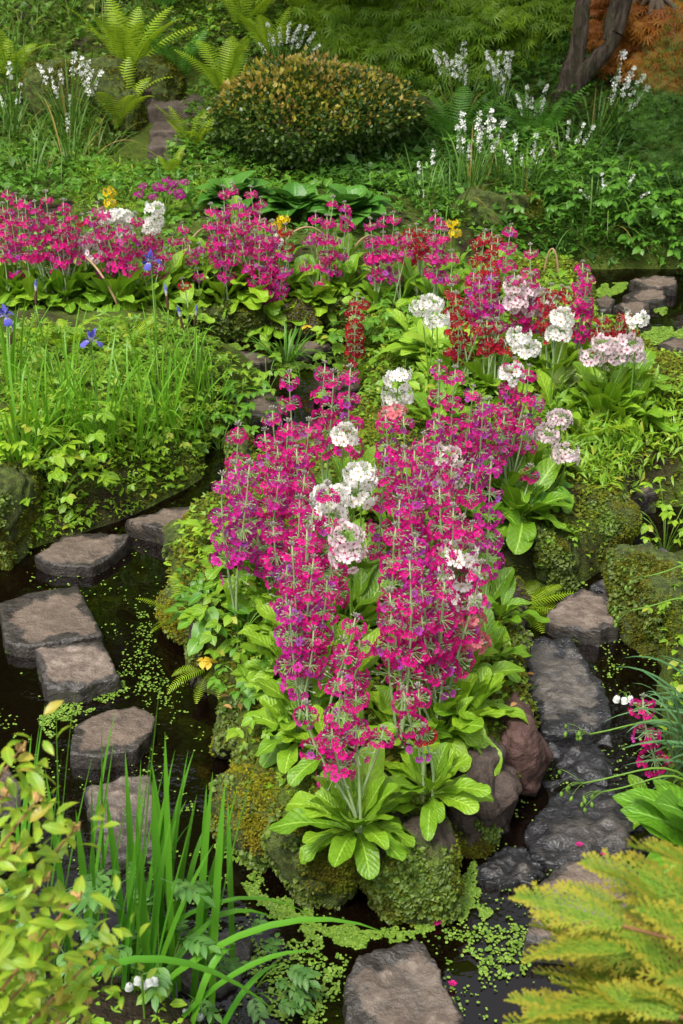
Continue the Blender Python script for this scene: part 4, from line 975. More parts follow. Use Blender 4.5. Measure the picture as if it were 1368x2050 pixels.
# ------------------------------------------------------------------ siberian iris on the left bank
def iris_flower():
    gs = []
    fall = leafgeo(.05, .034, lambda t: .25+.75*float(sm(.2, .7, np.array(t))) if t < .8 else .6+.4*(1-t)/.2, 6, 2, .5, -1.5, .1, .2)
    std = leafgeo(.05, .02, LA, 5, 2, .2, -.2, .2)
    arm = leafgeo(.026, .012, LA, 3, 2, .3, -.5, .2)
    for k in range(3):
        a = 2.094*k+.5; gs.append(fall.xf(rots([a], [.25], [.1])[0], (0, 0, .01), .92)); gs.append(std.xf(rots([a+1.05], [1.2], [.2])[0], (0, 0, .01))); gs.append(std.xf(rots([a+.6], [1.0], [-.3])[0], (0, 0, .012), .7)); gs.append(arm.xf(rots([a], [.55], [0])[0], (0, 0, .016)))
    gs.append(tube([(0, 0, -.03), (0, 0, -.005), (0, 0, .012)], [.003, .005, .003], 5).setm(1)); return join(gs)
IRF = mesh('iris_flower', iris_flower(), [BLUEP, STEMG])
BRN = plain('bud_sheath', (.10, .05, .03), (.05, .03, .02), .6, 90)
IRB = mesh('iris_bud', join([tube([(0, 0, 0), (0, 0, .02), (0, 0, .045), (0, 0, .06)], [.003, .006, .005, .003], 5), tube([(0, 0, .05), (0, 0, .075), (0, 0, .095)], [.004, .006, .001], 5).setm(1)]), [BRN, BLUEP])
def iris_stem(t, base, px, py, me, dy=0):
    tp = aty(px, py, base.y+dy)-base; so = obj('flower_stem', mesh('flower_stem', tube(bez((0, 0, -.02), (0, 0, tp.z*.4), (tp.x, tp.y, tp.z*.6), tuple(tp), 6), .003, 5), STEMG), t)
    obj('iris_flower' if me is IRF else 'iris_bud', me, so, tuple(tp), (rnd.uniform(-.2, .2), rnd.uniform(-.2, .2), rnd.uniform(0, 2)), 1.12)
ci = []
for x, y, n, L, lab in [
 (40,935,34,.50,'siberian iris clump arching over the tall mossy boulder'), (95,890,24,.45,'siberian iris blades behind the hanging leafy plant'), (205,900,30,.48,'siberian iris clump with an open blue flower above the bare bank'),
 (265,905,24,.42,'siberian iris blades at the front of the bank shoulder'), (320,890,26,.42,'siberian iris clump with drooping pale blades'), (360,880,24,.40,'siberian iris clump beside the corner leafy plant'),
 (20,790,22,.45,'siberian iris clump with a blue flower at the left end of the bank'), (120,800,20,.42,'siberian iris blades deep in the yellow green cover'), (320,800,22,.44,'siberian iris clump bearing narrow blue buds'), (390,780,22,.42,'siberian iris clump nearest the dark edging rocks'),
 (150,860,18,.4,'thin siberian iris tuft between two larger clumps'), (430,830,18,.36,'short siberian iris tuft above the channel leaves')]:
    ci.append(clump('siberian_iris', x, y, n, L, B_IRIS, lab, 'iris', rad=.07))
def b_of(t): return Vector(t.location)
iris_stem(ci[2], b_of(ci[2]), 182, 690, IRF); iris_stem(ci[6], b_of(ci[6]), 14, 640, IRF); iris_stem(ci[8], b_of(ci[8]), 303, 530, IRF, .25)
iris_stem(ci[8], b_of(ci[8]), 337, 620, IRB); iris_stem(ci[9], b_of(ci[9]), 390, 655, IRB); iris_stem(ci[9], b_of(ci[9]), 368, 660, IRB); iris_stem(ci[7], b_of(ci[7]), 72, 610, IRB, .2); iris_stem(ci[6], b_of(ci[6]), 22, 690, IRB)
# ------------------------------------------------------------------ bent stems arching over the far drift
for (x0, y0, xm, ym, x1, y1), lab in (((-60,520,35,500,95,585), 'bent brown stem arching low at the left end of the far drift'), ((112,585,150,510,240,620), 'bent brown stem arching over the middle far rosettes'), ((250,615,305,530,340,600), 'bent brown stem arching beneath the blue iris'),
        ((565,500,610,455,660,490), 'bent pale stem arching between the far magenta clumps'), ((690,540,720,480,760,490), 'thin bent stem before the hostas'), ((1090,545,1105,500,1118,560), 'bent tan stem behind the crimson primulas'), ((375,500,400,462,425,470), 'bent stem leaning left of the tall far clump')):
    a, b = gnd(x0, y0), gnd(x1, y1); yv = (a.y+b.y)/2; mtop = aty(xm, ym, yv)
    c1 = Vector((a.x*.6+mtop.x*.4, a.y, 0)); hh = mtop.z*4/3-min(a.z, b.z)/3
    pts = bez(a, (a.x*.55+mtop.x*.45, a.y, hh), (b.x*.55+mtop.x*.45, b.y, hh), b, 14)
    tag(obj('bent_stem', mesh('bent_stem', tube([p-a for p in pts], .0055, 6), CANE), None, tuple(a)), lab, 'stem')
# ------------------------------------------------------------------ hostas
HPROF = lambda t: (math.sin(math.pi*min(1, ((t-.22)/.78))**.72)**.7 if t > .22 else 0)+.06
HL = [mesh('leaf', leafgeo(1, .62, HPROF, 8, 4, .5, -.9, .25, .08, k), HOSTA) for k in range(3)]
HY = [mesh('leaf', leafgeo(1, .52, HPROF, 8, 4, .5, -.7, .25, .12, k), HOSTAY) for k in range(3)]
HV = [mesh('leaf', leafgeo(1, .42, HPROF, 8, 4, .3, -.3, .3, .12, k), VARIEG) for k in range(3)]
def hosta(px, py, n, L, ms, label, up=.55):
    b = gnd(px, py); t = thing('hosta', label, 'hosta', tuple(b))
    for k in range(n):
        f = k/n; a = 2.4*k+rnd.uniform(-.3, .3); p_ = up*(.6+1.1*f)+rnd.uniform(-.1, .1)
        rm = Matrix.Rotation(a, 4, 'Z')@Matrix.Rotation(-p_, 4, 'Y')@Matrix.Rotation(rnd.uniform(-.3, .3), 4, 'X')
        obj('leaf', rnd.choice(ms), t, (0, 0, 0), rm.to_3x3(), L*rnd.uniform(.75, 1.1)*(1-.15*f))
hosta(470,425,36,.29,HL,'big glossy green hosta behind the tall far clump', up=.8); hosta(590,440,34,.27,HL,'dark hosta in the shade before the rounded bush', up=.8); hosta(700,445,32,.27,HL,'dark hosta with round leaves right of the shaded one', up=.8)
hosta(885,735,30,.28,HY,'pale lime hosta on the island behind the primulas'); hosta(792,590,22,.24,HV,'cream variegated hosta in the far row', up=.9); hosta(1115,790,12,.15,HV,'small cream edged hosta by the weedy ground', up=.9)
# ------------------------------------------------------------------ small ferns near the water
fern(1040,1215,7,.20,'bright fern reaching over the narrow right channel', FERN, up=.45, spread=3.4, a0=-1.9)
fern(375,1240,6,.17,'small yellow fern on the left flank moss', FERN, up=.5); fern(430,1345,6,.16,'little fern hanging over the dark mossy boulder', FERN, up=.2, spread=3.0, a0=3.3)
fern(540,1260,6,.16,'small fern among leafy herbs of the left flank', FERN, up=.6); fern(1175,880,7,.16,'yellow green fern at the edge of the weedy ground', FERN, up=.9)
fern(40,560,8,.26,'feathery yellow fern at the left end of the far drift', FERN, up=.9); fern(130,690,7,.22,'feathery fern in the iris bank cover', FERN, up=.7); fern(250,690,7,.20,'low feathery fern behind the open blue iris', FERN, up=.7)
clump('grassy_tuft', 568, 712, 46, .24, blade_set2(GREENLEAF, .05, ARCH), 'dark grassy tuft growing on a stone of the far channel', 'tuft', rad=.05, lean=.9, base=atz(572, 716, .07))
# ------------------------------------------------------------------ right bank: sedge tuft, big primula leaves, seed stems
def blade_to(t, base, a, b, mid_up, width, mat, name='blade', fold=.35, n=9):
    a, b = Vector(a), Vector(b); m1 = a.lerp(b, .33)+Vector((0, 0, mid_up)); m2 = a.lerp(b, .7)+Vector((0, 0, mid_up*.9))
    return obj(name, mesh(name, ribbon([p-base for p in bez(a, m1, m2, b, n)], width, fold), mat), t)
b = gnd(1430, 1560); t = thing('sedge_tuft', 'grey green sedge tuft spreading from the right bank over the wet stones', 'sedge', tuple(b))
for k in range(70):
    a = b+Vector((rnd.uniform(-.10, .12), rnd.uniform(-.12, .16), .02))
    ex, ey = rnd.uniform(1180, 1420), rnd.uniform(1310, 1620); ex += abs(ey-1470)*.35
    e = aty(ex, ey, a.y+rnd.uniform(-.12, .12)); e.z = max(e.z, .06)
    blade_to(t, b, a, e, rnd.uniform(.05, .13), rnd.uniform(.007, .013), SEDGE)
PODM = plain('green_pod', (.10, .22, .03), (.16, .26, .04), .5, 80)
POD = mesh('seed_pod', tube([(0, 0, 0), (0, 0, -.004), (0, 0, -.009), (0, 0, -.014)], [.001, .0035, .004, .001], 5), PODM)
for x, y, lab in ((1168,1585,'lowest nodding seed stem over the wet stones'), (1128,1568,'longest nodding seed stem reaching over the wet stones'), (1140,1470,'nodding seed stem beside the long grey stepping stone'), (1225,1222,'nodding seed stem before the hollowed grey brown stone'), (1250,1155,'nodding seed stem over the smooth grey stone')):
    rt = Vector(gnd(1420, y+60)); e = aty(x+40, y, rt.y-.02); e.z = max(e.z, .12)
    t = thing('seed_stem', lab, 'seed stem', tuple(rt)); so = bez(rt, rt+Vector((-.1, 0, .22)), e+Vector((.15, 0, .03)), e, 9)
    obj('stem', mesh('stem', tube([p-rt for p in so], [.003]*6+[.0022]*4, 5), STEMG), t)
    for k in range(6):
        d = e+Vector((-rnd.uniform(.02, .06), rnd.uniform(-.04, .04), rnd.uniform(-.03, .02)))
        pd = obj('pedicel', mesh('pedicel', tube([p-rt for p in bez(e, e.lerp(d, .5)+Vector((0, 0, .012)), d+Vector((0, 0, .008)), d, 4)], .0009, 3), PODM), t)
        obj('seed_pod', POD, pd, tuple(d-rt), (rnd.uniform(-.3, .3), rnd.uniform(-.3, .3), 0), 1.3)
BIGL = leafmat('quilted_leaf', (.085, .24, .014), (.15, .34, .02), None, rib=.6, vein=.9, rough=.42, trans=.25)
BPL = [mesh('leaf', leafgeo(1, .56, lambda t: OV(.06+.94*t) if t < 1 else .0, 10, 4, .25-.1*k, -.6-.15*k, .15, .14, k), BIGL) for k in range(3)]
primula(gnd(1415, 1720)+Vector((0, 0, .02)), [], 20, .25, 'broad quilted green primula leaves on the right bank above the golden conifer', name='primula_rosette', leafmesh=BPL)
for x, y in ((1240,1406), (1252,1402), (1262,1397), (1270,1552)):
    pass
BELLP = plain('white_bell', (.82, .83, .80), (.74, .78, .70), .5, 60, trans=.3)
def bell(R_=.011):
    V, F = [], []; pr = ((0, .25), (.15, .7), (.5, 1.0), (.95, .9), (1.15, 1.12)); n = 9
    for i, (h, r_) in enumerate(pr):
        for k in range(n): a = 2*math.pi*k/n; q_ = r_*(1+.10*math.cos(3*a)*(i == 4)); V.append((math.cos(a)*R_*q_, math.sin(a)*R_*q_, -h*R_*1.7))
    for i in range(len(pr)-1):
        for k in range(n): F.append((i*n+k, i*n+(k+1) % n, (i+1)*n+(k+1) % n, (i+1)*n+k))
    return Geo(V, F)
BELL = mesh('bell_flower', bell(), BELLP)
def bells(px, py, root_px, spots, label, y=None, sc=1.0):
    rt = gnd(*root_px); c = aty(px, py, (y or rt.y)); t = thing('bell_flower_plant', label, 'flower', tuple(rt))
    obj('flower_stem', mesh('flower_stem', tube([p-rt for p in bez(rt, rt+Vector((0, 0, .1)), c+Vector((0, 0, -.05)), c, 6)], .0025, 5), STEMG), t)
    for dx, dy in spots:
        e = c+Vector((dx, rnd.uniform(-.01, .01), dy))
        obj('pedicel', mesh('pedicel', tube([p-rt for p in bez(c, c.lerp(e, .4)+Vector((0, 0, .02)), e+Vector((0, 0, .012)), e, 4)], .001, 3), STEMG), t)
        obj('bell_flower', BELL, t, tuple(e-rt), (rnd.uniform(-.35, .35), rnd.uniform(-.35, .35), 0), sc*rnd.uniform(.9, 1.15))
bells(1253, 1390, (1330,1480), ((-.02, -.01), (-.005, -.008), (.012, .0)), 'white bell flowers at the edge of the sedge tuft', sc=.8)
bells(284, 1955, (290,2040), ((-.024, -.012), (-.008, -.004), (.012, -.004), (.026, -.01), (.004, -.022)), 'white bell flowers among the flag iris blades', sc=.75)
bells(383, 2012, (400,2060), ((-.012, -.012), (.006, -.006), (.02, -.018)), 'lower white bell flowers above the rough mottled stone', sc=.72)
# ------------------------------------------------------------------ flag iris in front
b = Vector((-.52, 2.28, .02)); t = thing('flag_iris', 'tall fresh green flag iris blades standing in the near water', 'iris', tuple(b))
tips = [(125,1345),(78,1372),(52,1405),(90,1430),(100,1510),(205,1432),(228,1420),(212,1485),(285,1352),(272,1520),(292,1535),(320,1465),(358,1500),(376,1502),(345,1540),(408,1545),(30,1470),(180,1560),(250,1570),(430,1560),(445,1570),(500,1488),(447,1675),(415,1690),(160,1500),(60,1540),(300,1600),(240,1640),(350,1650),(395,1640),(190,1650),(20,1600),(330,1560),(265,1480),(140,1600),(310,1520),(335,1500),(225,1540),(245,1500),(385,1590),(365,1600),(305,1560),(280,1620),(110,1620),(420,1640),(400,1570),(215,1590),(455,1600),(320,1640)]
for x, y in tips:
    rx = -.74+(x/520.)*.46+rnd.uniform(-.10, .10); a = Vector((rx, 2.30+rnd.uniform(-.16, .14), -.02))
    x += rnd.uniform(-10, 45); e = aty(x, y, a.y+rnd.uniform(-.02, .14)); blade_to(t, b, a, e, rnd.uniform(.02, .10), rnd.uniform(.013, .021), FGRASS, fold=.25)
for pts, w in (([(330,2060),(420,1900),(470,1880),(560,1845)], .0), ):
    pass
for (sx, sy), (ex, ey), up_, w, yy_ in (((300,2000),(560,1845),.16,.018,2.35), ((240,2060),(775,1868),.20,.020,2.15), ((330,2080),(640,1905),.10,.016,2.1), ((120,1980),(570,2042),.17,.02,2.0), ((380,2080),(470,1900),.10,.018,2.1), ((420,2120),(560,1930),.08,.016,2.1), ((280,2040),(455,1820),.05,.02,2.2), ((200,2050),(620,1830),.22,.014,2.3)):
    a = aty(sx, sy, yy_); a.z = max(.0, a.z); e = aty(ex, ey, yy_+.1); e.z = max(.05, e.z)
    blade_to(t, b, a, e, up_, w, FGRASS, fold=.25)
VALM = leafmat('grey_green_leaf', (.06, .17, .03), (.12, .26, .05), None, rough=.45, trans=.25, rib=.3)
VAL = [mesh('leaf', pinnate(70+k, 4, 1, .30, .34), VALM) for k in range(3)]
for x, y, n, L, lab in ((300,1830,12,.11,'grey green pinnate leaved plant among the flag iris blades'), (500,1985,12,.09,'grey green leafy plant beside the rough mottled stone at the near edge'), (330,2020,12,.10,'grey green leafy plant under the white bells'), (90,1900,10,.11,'grey green plant behind the yellow green shrub')):
    p = aty(x, y, 2.2 if x < 450 else 2.3); herb(0, 0, n, L, max(.12, p.z), .10, lab, VAL, base=Vector((p.x, p.y+.05, max(0.0, hz(p.x, p.y)))))
# ------------------------------------------------------------------ yellow green shrub close by, bottom left
SHRL = leafmat('shrub_leaf', (.16, .30, .02), (.30, .44, .03), None, rib=.4, rough=.4, trans=.35, tip=(.34, .42, .03), old=(.42, .34, .05))
SL = [mesh('leaf', leafgeo(1, .42, LA, 5, 2, .2, -.5, .3, .1, k), SHRL) for k in range(3)]
PBUD = mesh('flower_bud', join([tube([(rnd.uniform(-1, 1)*.006, rnd.uniform(-1, 1)*.006, 0), (rnd.uniform(-1, 1)*.008, rnd.uniform(-1, 1)*.008, .008)], [.0022, .0016], 5) for _ in range(9)]), plain('pinkish_bud', (.45, .22, .10), (.40, .30, .08), .6, 200))
rt = Vector((-.80, 1.15, hz(-.8, 1.15))); t = thing('leafy_shrub', 'yellow green leafy shrub with reddish twigs at the near left edge', 'shrub', tuple(rt))
for x, y in ((40,1500),(75,1600),(150,1660),(30,1700),(215,1890),(150,1800),(90,1760),(20,1850),(110,1900),(60,1960),(175,2005),(10,1590),(120,2060),(40,2080)):
    e = aty(x, y, rnd.uniform(1.35, 1.6)); bp = rt+Vector((rnd.uniform(-.05, .05), 0, .1))
    pts = bez(bp, bp+Vector((0, 0, .3)), e+Vector((-.14, -.02, -.16)), e, 10)
    br = obj('branch', mesh('branch', tube([p-rt for p in pts], [.006-.0045*i/10 for i in range(11)], 5), TWIG), t)
    for k in range(21):
        f = .45+.55*(k/20)**.8; i = min(9, int(f*10)); p = pts[i].lerp(pts[i+1], f*10-i)
        a = 2.4*k+rnd.uniform(-.4, .4); tipk = k > 15
        rm = Matrix.Rotation(a, 4, 'Z')@Matrix.Rotation(-(rnd.uniform(.3, .9) if tipk else rnd.uniform(-.1, .5)), 4, 'Y')@Matrix.Rotation(rnd.uniform(-.4, .4), 4, 'X')
        obj('leaf', rnd.choice(SL), br, tuple(p-rt+Vector((rnd.uniform(-.012, .012), rnd.uniform(-.012, .012), rnd.uniform(-.012, .012)))), rm.to_3x3(), (.043 if not tipk else .036)*rnd.uniform(.7, 1.2))
    n = 90; q = rng.random(n)**.7*.6+.4; I = np.minimum(9, (q*10).astype(int)); PP = np.array([tuple(pts[i].lerp(pts[i+1], f*10-i)-rt) for i, f in zip(I, q)])+rng.normal(0, .035, (n, 3))
    tag(obj('leaves', mesh('leaves', scat([leafgeo(1, .42, LA, 4, 2, .2, -.5, .3)], PP, rng.uniform(0, 6.3, n), rng.normal(.2, .4, n), rng.normal(0, .5, n), rng.uniform(.022, .042, n)), SHRL), br), kind='stuff')
    obj('flower_bud', PBUD, br, tuple(pts[-1]-rt), (0, 0, 0), 1.0)
# ------------------------------------------------------------------ golden conifer close by, bottom right
CONM = leafmat('golden_conifer', (.085, .19, .016), (.21, .30, .022), None, rough=.6, trans=.25, spec=.2, tip=(.40, .30, .03))
def spray(seed):
    rr = random.Random(seed); gs = []
    def seg(p, a, L, w, u0, u1, z=0):
        d = Vector((math.cos(a), math.sin(a), 0)); n_ = Vector((-d.y, d.x, 0)); p = Vector(p); q_ = p+d*L+Vector((0, 0, z))
        gs.append(Geo([tuple(p-n_*w), tuple(p+Vector((0, 0, w*.7))), tuple(p+n_*w), tuple(q_+n_*w*.55), tuple(q_+Vector((0, 0, w*.4))), tuple(q_-n_*w*.55)], [(0, 1, 4, 5), (1, 2, 3, 4)], [(u0, .2), (u0, .5), (u0, .8), (u1, .8), (u1, .5), (u1, .2)])); return q_
    p = Vector((0, 0, 0)); a = 0
    for k in range(14):
        tt = k/14; a += rr.uniform(-.08, .08); q_ = seg(p, a, 1/14, .018, tt*.5, tt*.5+.05, -.006*k/2)
        for s in (-1, 1):
            L = (.42*(1-tt)+.10)*rr.uniform(.8, 1.1)*(.5+.5*min(1, k/3)); bp = p; ba = a+s*rr.uniform(.65, .9); ns = 5
            for i in range(ns):
                ba -= s*.06; b2 = seg(bp, ba, L/ns, .012, .2+.6*i/ns, .2+.6*(i+1)/ns, -.01*L)
                for s2 in (-1, 1):
                    seg(bp, ba+s2*rr.uniform(.6, .8), L*.30*(1-.55*i/ns), .011, .25+.35*i/ns, .45+.5*i/ns, rr.uniform(-.01, .01))
                bp = b2
        p = q_
    return join(gs)
SPR = [mesh('spray', spray(k), CONM) for k in range(3)]
rt = Vector((.95, 1.15, hz(.95, 1.15))); t = thing('golden_conifer', 'golden green conifer with flat feathery sprays at the near right edge', 'conifer', tuple(rt))
heads = [(1060,1765,.3),(1080,1830,0),(1150,1760,.2),(1210,1710,.3),(1290,1690,.5),(1130,1870,0),(1190,1830,0),(1260,1790,.2),(1330,1740,.3),(1050,1965,0),(1090,1930,0),(1140,1960,0),(1040,2030,0),(1100,2020,0),(1180,1930,0),(1240,1880,0),(1300,1850,0),(1350,1800,0),(1160,2030,0),(1230,1980,0),(1290,1940,0),(1350,1900,0),(1220,2050,0),(1290,2030,0),(1350,1990,0),(1360,2060,0),(1070,2070,0),(1150,2080,0)]
for k, (x, y, lift) in enumerate(heads*3):
    x += rnd.uniform(-20, 60) if k >= len(heads) else 0; y += rnd.uniform(10, 60) if k >= len(heads) else 0
    e = aty(x, y, rnd.uniform(1.22, 1.5)-.0002*(y-1700)); ctr = Vector((.85, 1.0, e.z-.12))
    d = (e-ctr).normalized(); L = rnd.uniform(.07, .13); st_ = e-d*L
    yaw = math.atan2(d.y, d.x)+rnd.uniform(-.3, .3); pit = math.asin(max(-1, min(1, d.z)))+rnd.uniform(-.45, .55)
    rm = Matrix.Rotation(yaw, 4, 'Z')@Matrix.Rotation(-pit, 4, 'Y')@Matrix.Rotation(rnd.uniform(-.6, .6), 4, 'X')
    obj('spray', SPR[k % 3], t, tuple(st_-rt), rm.to_3x3(), L*1.15)
    if k % 2 == 0: obj('branch', mesh('branch', tube([p-rt for p in bez((.95, 1.1, max(.3, st_.z-.35)), (.92, 1.1, st_.z-.15), st_.lerp(Vector((.9, 1.1, st_.z)), .4), st_, 6)], [.007, .006, .005, .004, .0035, .003, .002], 5), TWIG), t)
# ------------------------------------------------------------------ fallen flowers and leaves
PFALL = mesh('fallen_flower', petal_ring(.011, .35, 3), PET['k'])
for x, y, z, lab in ((1210,1712,.045,'fallen pink flower on the broad wet grey stone'), (1240,1728,.045,'second fallen pink flower at the rim of the broad wet stone'), (1160,1692,.045,'small fallen pink petal near the middle of the wet stone'), (875,1848,.006,'pink flower floating by the duckweed'), (906,1970,.006,'pink flower floating beside the rough pinkish stone')):
    tag(obj('fallen_flower', PFALL, None, tuple(atz(x, y, z+.006)), (rnd.uniform(-.3, .3), rnd.uniform(-.3, .3), rnd.uniform(0, 6))), lab, 'flower')
DRY = leafmat('dry_leaf', (.40, .18, .05), (.45, .28, .10), None, rough=.6, trans=.2); YLW = leafmat('yellow_leaf', (.62, .45, .03), (.6, .40, .03), None, rough=.5, trans=.3)
DL = mesh('fallen_leaf', leafgeo(.03, .014, LA, 4, 2, .4, -.4, .3), DRY); YL = mesh('fallen_leaf', tri_leaf(77, 5, .15, .7).xf(None, (0, 0, 0), .06), YLW)
for x, y, z, me, lab in ((440,1395,.19,DL,'brown fallen leaf on the dark mossy boulder'), (480,1407,.19,DL,'second brown leaf on the dark mossy boulder'), (447,1412,.19,DL,'small brown leaf near the boulder front'), (400,1325,.19,YL,'yellow lobed leaf at the left flank edge'), (425,1328,.19,YL,'second yellow lobed leaf beside the first one'), (1071,1350,.075,DL,'orange brown leaf lying on the long grey stepping stone'), (1023,1415,.24,DL,'rusty leaf beside the wedged dark rock'), (615,655,.2,YL,'orange yellow leaf on the far bank edge')):
    tag(obj('fallen_leaf', me, None, tuple(atz(x, y, z+.012)), (0, 0, rnd.uniform(0, 6))), lab, 'leaf')
# ------------------------------------------------------------------ the hillside behind: cover, ferns, flowering clumps, bushes, trees
HX0, HX1 = -3.4, 3.6
cover('mixed green leaves over the left hillside', None, 1000, F3+FOV+F5, (.04, .085), .17, HILL, seed=21, world=np.array([(HX0, 8.3), (-.2, 8.3), (.2, 12.6), (HX0, 12.6)]), hn=1.8)
cover('darker green leaves over the right hillside', None, 1300, F3+FOV, (.04, .085), .16, DARKL, seed=22, world=np.array([(-.2, 8.2), (.6, 7.8), (HX1, 7.0), (HX1, 12.6), (.2, 12.6)]), hn=1.8)
cover('lighter leafy weeds patching the right hillside', None, 520, F3+F5, (.05, .09), .22, GREENLEAF, seed=23, world=np.array([(.9, 8.0), (HX1, 7.3), (HX1, 11), (.9, 10.2)]), hn=1.6, gap=-.05)
cover('fine feathery greenery below the steps', [(150,440),(420,430),(420,350),(290,320),(130,340)], 2200, TPN+TLA, (.03, .06), .09, HERB, seed=24, up=.5)
cover('long grass on the left hillside', None, 420, TGR, (.22, .42), .02, HILL, seed=25, world=np.array([(HX0, 8.5), (-1.2, 8.5), (-1.2, 11), (HX0, 11)]), tilt=.25, gap=.0)
cover('long grass on the right hillside', None, 380, TGR, (.2, .40), .02, DARKL, seed=26, world=np.array([(.5, 8.6), (HX1, 8.0), (HX1, 11), (.5, 11)]), tilt=.25, gap=.0)
cover('small cream and green leaves at the top of the left hill', [(360,120),(620,120),(640,0),(360,0)], 900, FOV, (.03, .06), .14, HERB, seed=27)
cover('green leaves at the foot of the hillside', None, 900, F3+FOV, (.04, .08), .14, GREENLEAF, seed=28, world=np.array([(HX0, 7.7), (-.5, 7.9), (.9, 7.55), (HX1, 6.9), (HX1, 8.2), (.6, 8.9), (HX0, 8.9)]), hn=1.6)
cover('leaves and grass on the bank above the far pool', None, 3800, F3+FOV+TLA, (.03, .07), .10, GREENLEAF, seed=29, world=np.array([(.5, 7.75), (1.2, 7.45), (HX1, 7.0), (HX1, 7.75), (1.2, 7.95), (.5, 8.1)]), hn=2, up=.5)
# ferns
for x, y, n, L, mt, lab in [
 (258,155,11,.62,FERN,'large upright fern at the top of the left hillside'), (240,260,10,.50,FERN,'yellow green fern leaning over the narrow golden rock'), (355,165,9,.46,FERNG,'green fern standing at the head of the steps'),
 (448,190,8,.44,FERN,'golden fern growing from behind the rounded bush'), (385,300,8,.40,FERN,'golden fern at the right side of the steps'), (335,20,9,.5,FERNG,'dark fern high above the steps'), (490,60,8,.5,FERN,'fern high behind the rounded bush'),
 (540,120,8,.42,FERN,'fern beside the topmost white flowers'), (905,300,9,.52,FERNG,'green fern right of the rounded bush'), (1080,300,9,.46,FERNG,'green fern below the leaning tree'), (20,160,8,.45,FERN,'fern at the left end of the hillside'), (600,40,8,.46,FERN,'bright fern in front of the lacy maple'),
 (345,360,6,.24,FERN,'small fern at the foot of the steps'), (395,425,6,.22,FERNG,'small fern left of the big glossy hosta')]:
    fern(x, y, n, L, lab, mt)
# clumps with white flower spikes
def white_bits(seed, n, r_, z0):
    rr = random.Random(seed); gs = [tube([(0, 0, 0), (.01, 0, .5), (0, .01, 1.0)], [.005, .004, .002], 4, False).setm(1)]
    pet = petal_ring(1, .25, seed, 3)
    for k in range(n):
        z = z0+(1-z0)*rr.random(); a = rr.uniform(0, 6.28); q_ = rr.uniform(.015, .05)*(1.2-z*.5)
        d = Vector((math.cos(a), math.sin(a), rr.uniform(.0, .9))).normalized()
        gs.append(pet.xf(align(d), (math.cos(a)*q_, math.sin(a)*q_, z), r_*rr.uniform(.7, 1.15)))
    return join(gs)
SPK = [mesh('flower_spike', white_bits(k, 24, .028, .62+.05*k), [WHITEP, STEMG]) for k in range(4)]
def libertia(px, py, n, L, spikes, label, nb=B_LIB):
    t = clump('white_flowering_clump', px, py, n, L, nb, label, 'flower clump', rad=.09, lean=.5); b = Vector(t.location)
    for x, y in spikes:
        tp = aty(x, y, b.y+rnd.uniform(-.05, .1))-b; L_ = tp.length
        rm = tp.to_track_quat('Z', 'Y').to_matrix(); obj('flower_spike', rnd.choice(SPK), t, (0, 0, 0), rm, L_)
libertia(140,270,40,.50,[(78,128),(100,135),(150,105),(165,115),(178,122),(185,140),(205,140),(120,140),(140,190),(110,175)],'clump of white spikes before the wide golden boulder')
libertia(25,270,34,.50,[(18,125),(42,165),(0,190)],'clump with few white spikes at the left end of the hillside')
libertia(140,340,30,.45,[(135,228)],'grassy clump with one white spike above the far drift')
libertia(565,165,24,.42,[(535,45),(560,55),(580,45),(600,50),(615,50),(630,65),(545,70),(590,65),(640,90),(520,85)],'topmost clump of white spikes behind the rounded bush')
libertia(920,240,26,.45,[(870,100),(890,105),(930,85),(915,110),(925,125),(905,120),(935,140)],'white spikes rising before the lacy green maple')
libertia(1000,245,28,.45,[(975,105),(985,120),(1000,100),(1015,105),(1020,120),(1005,140),(1025,100),(990,135),(1010,155)],'dense cloud of white spikes left of the leaning tree')
libertia(1060,290,26,.45,[(1040,200),(1055,170),(1065,195),(1095,170),(1090,200),(1075,210),(1035,190)],'white spikes against the base of the leaning tree')
libertia(940,400,34,.45,[(925,225),(915,250),(960,225),(985,220),(990,240),(965,255),(940,290),(1010,240)],'white spikes above the grassy slope right of the rounded bush')
libertia(1050,400,34,.42,[(1030,270),(1045,310),(1075,265),(1085,300),(1010,300),(1060,340)],'loose white spikes in the middle of the right slope')
libertia(1130,350,30,.42,[(1140,240),(1190,250),(1105,280),(1120,330),(1170,245)],'loose white spikes in front of the leaning tree')
libertia(1190,300,26,.42,[(1250,100),(1270,135),(1290,150),(1260,160),(1300,170),(1240,150)],'white spikes below the orange shrub')
libertia(1220,430,24,.36,[(1205,345),(1215,370),(1270,350),(1300,385),(1160,380)],'scattered white spikes over the right hand weeds')
libertia(850,420,30,.36,[(838,325),(848,380),(870,300)],'grassy clump with short white spikes beside the dark hosta')
for x, y, n, L, lab in ((1240,280,40,.42,'dark strap leaved clump right of the leaning tree'), (1120,510,34,.40,'dark arching strap clump at the back of the far pool'), (900,430,40,.36,'grassy clump on the long brown boulder'), (790,330,26,.3,'silver green strap clump at the right end of the rounded bush'), (60,370,40,.36,'grassy clump above the far drift'), (1000,380,36,.4,'grassy clump in the middle of the right slope'), (1180,470,30,.4,'grassy clump above the far pool')):
    clump('strap_leaved_clump', x, y, n, L, B_DARK if 'dark' in lab else B_LIB, lab, 'clump', rad=.12, lean=.6)
for x, y, n, L, lab in ((1290,470,40,.10,'broad leaved weed at the right end of the far pool'), (1330,520,36,.10,'leafy weed hanging over the layered stone'), (1180,420,34,.10,'bright leafy weed on the right slope'), (1080,440,34,.09,'leafy weed above the long brown boulder'), (1250,400,30,.09,'leafy weed under the scattered white spikes'), (960,330,24,.08,'leafy weed between the white spikes'), (1350,430,36,.1,'leafy weed below the dark yew')):
    herb(x, y, n, L, .26, .20, lab, G5)
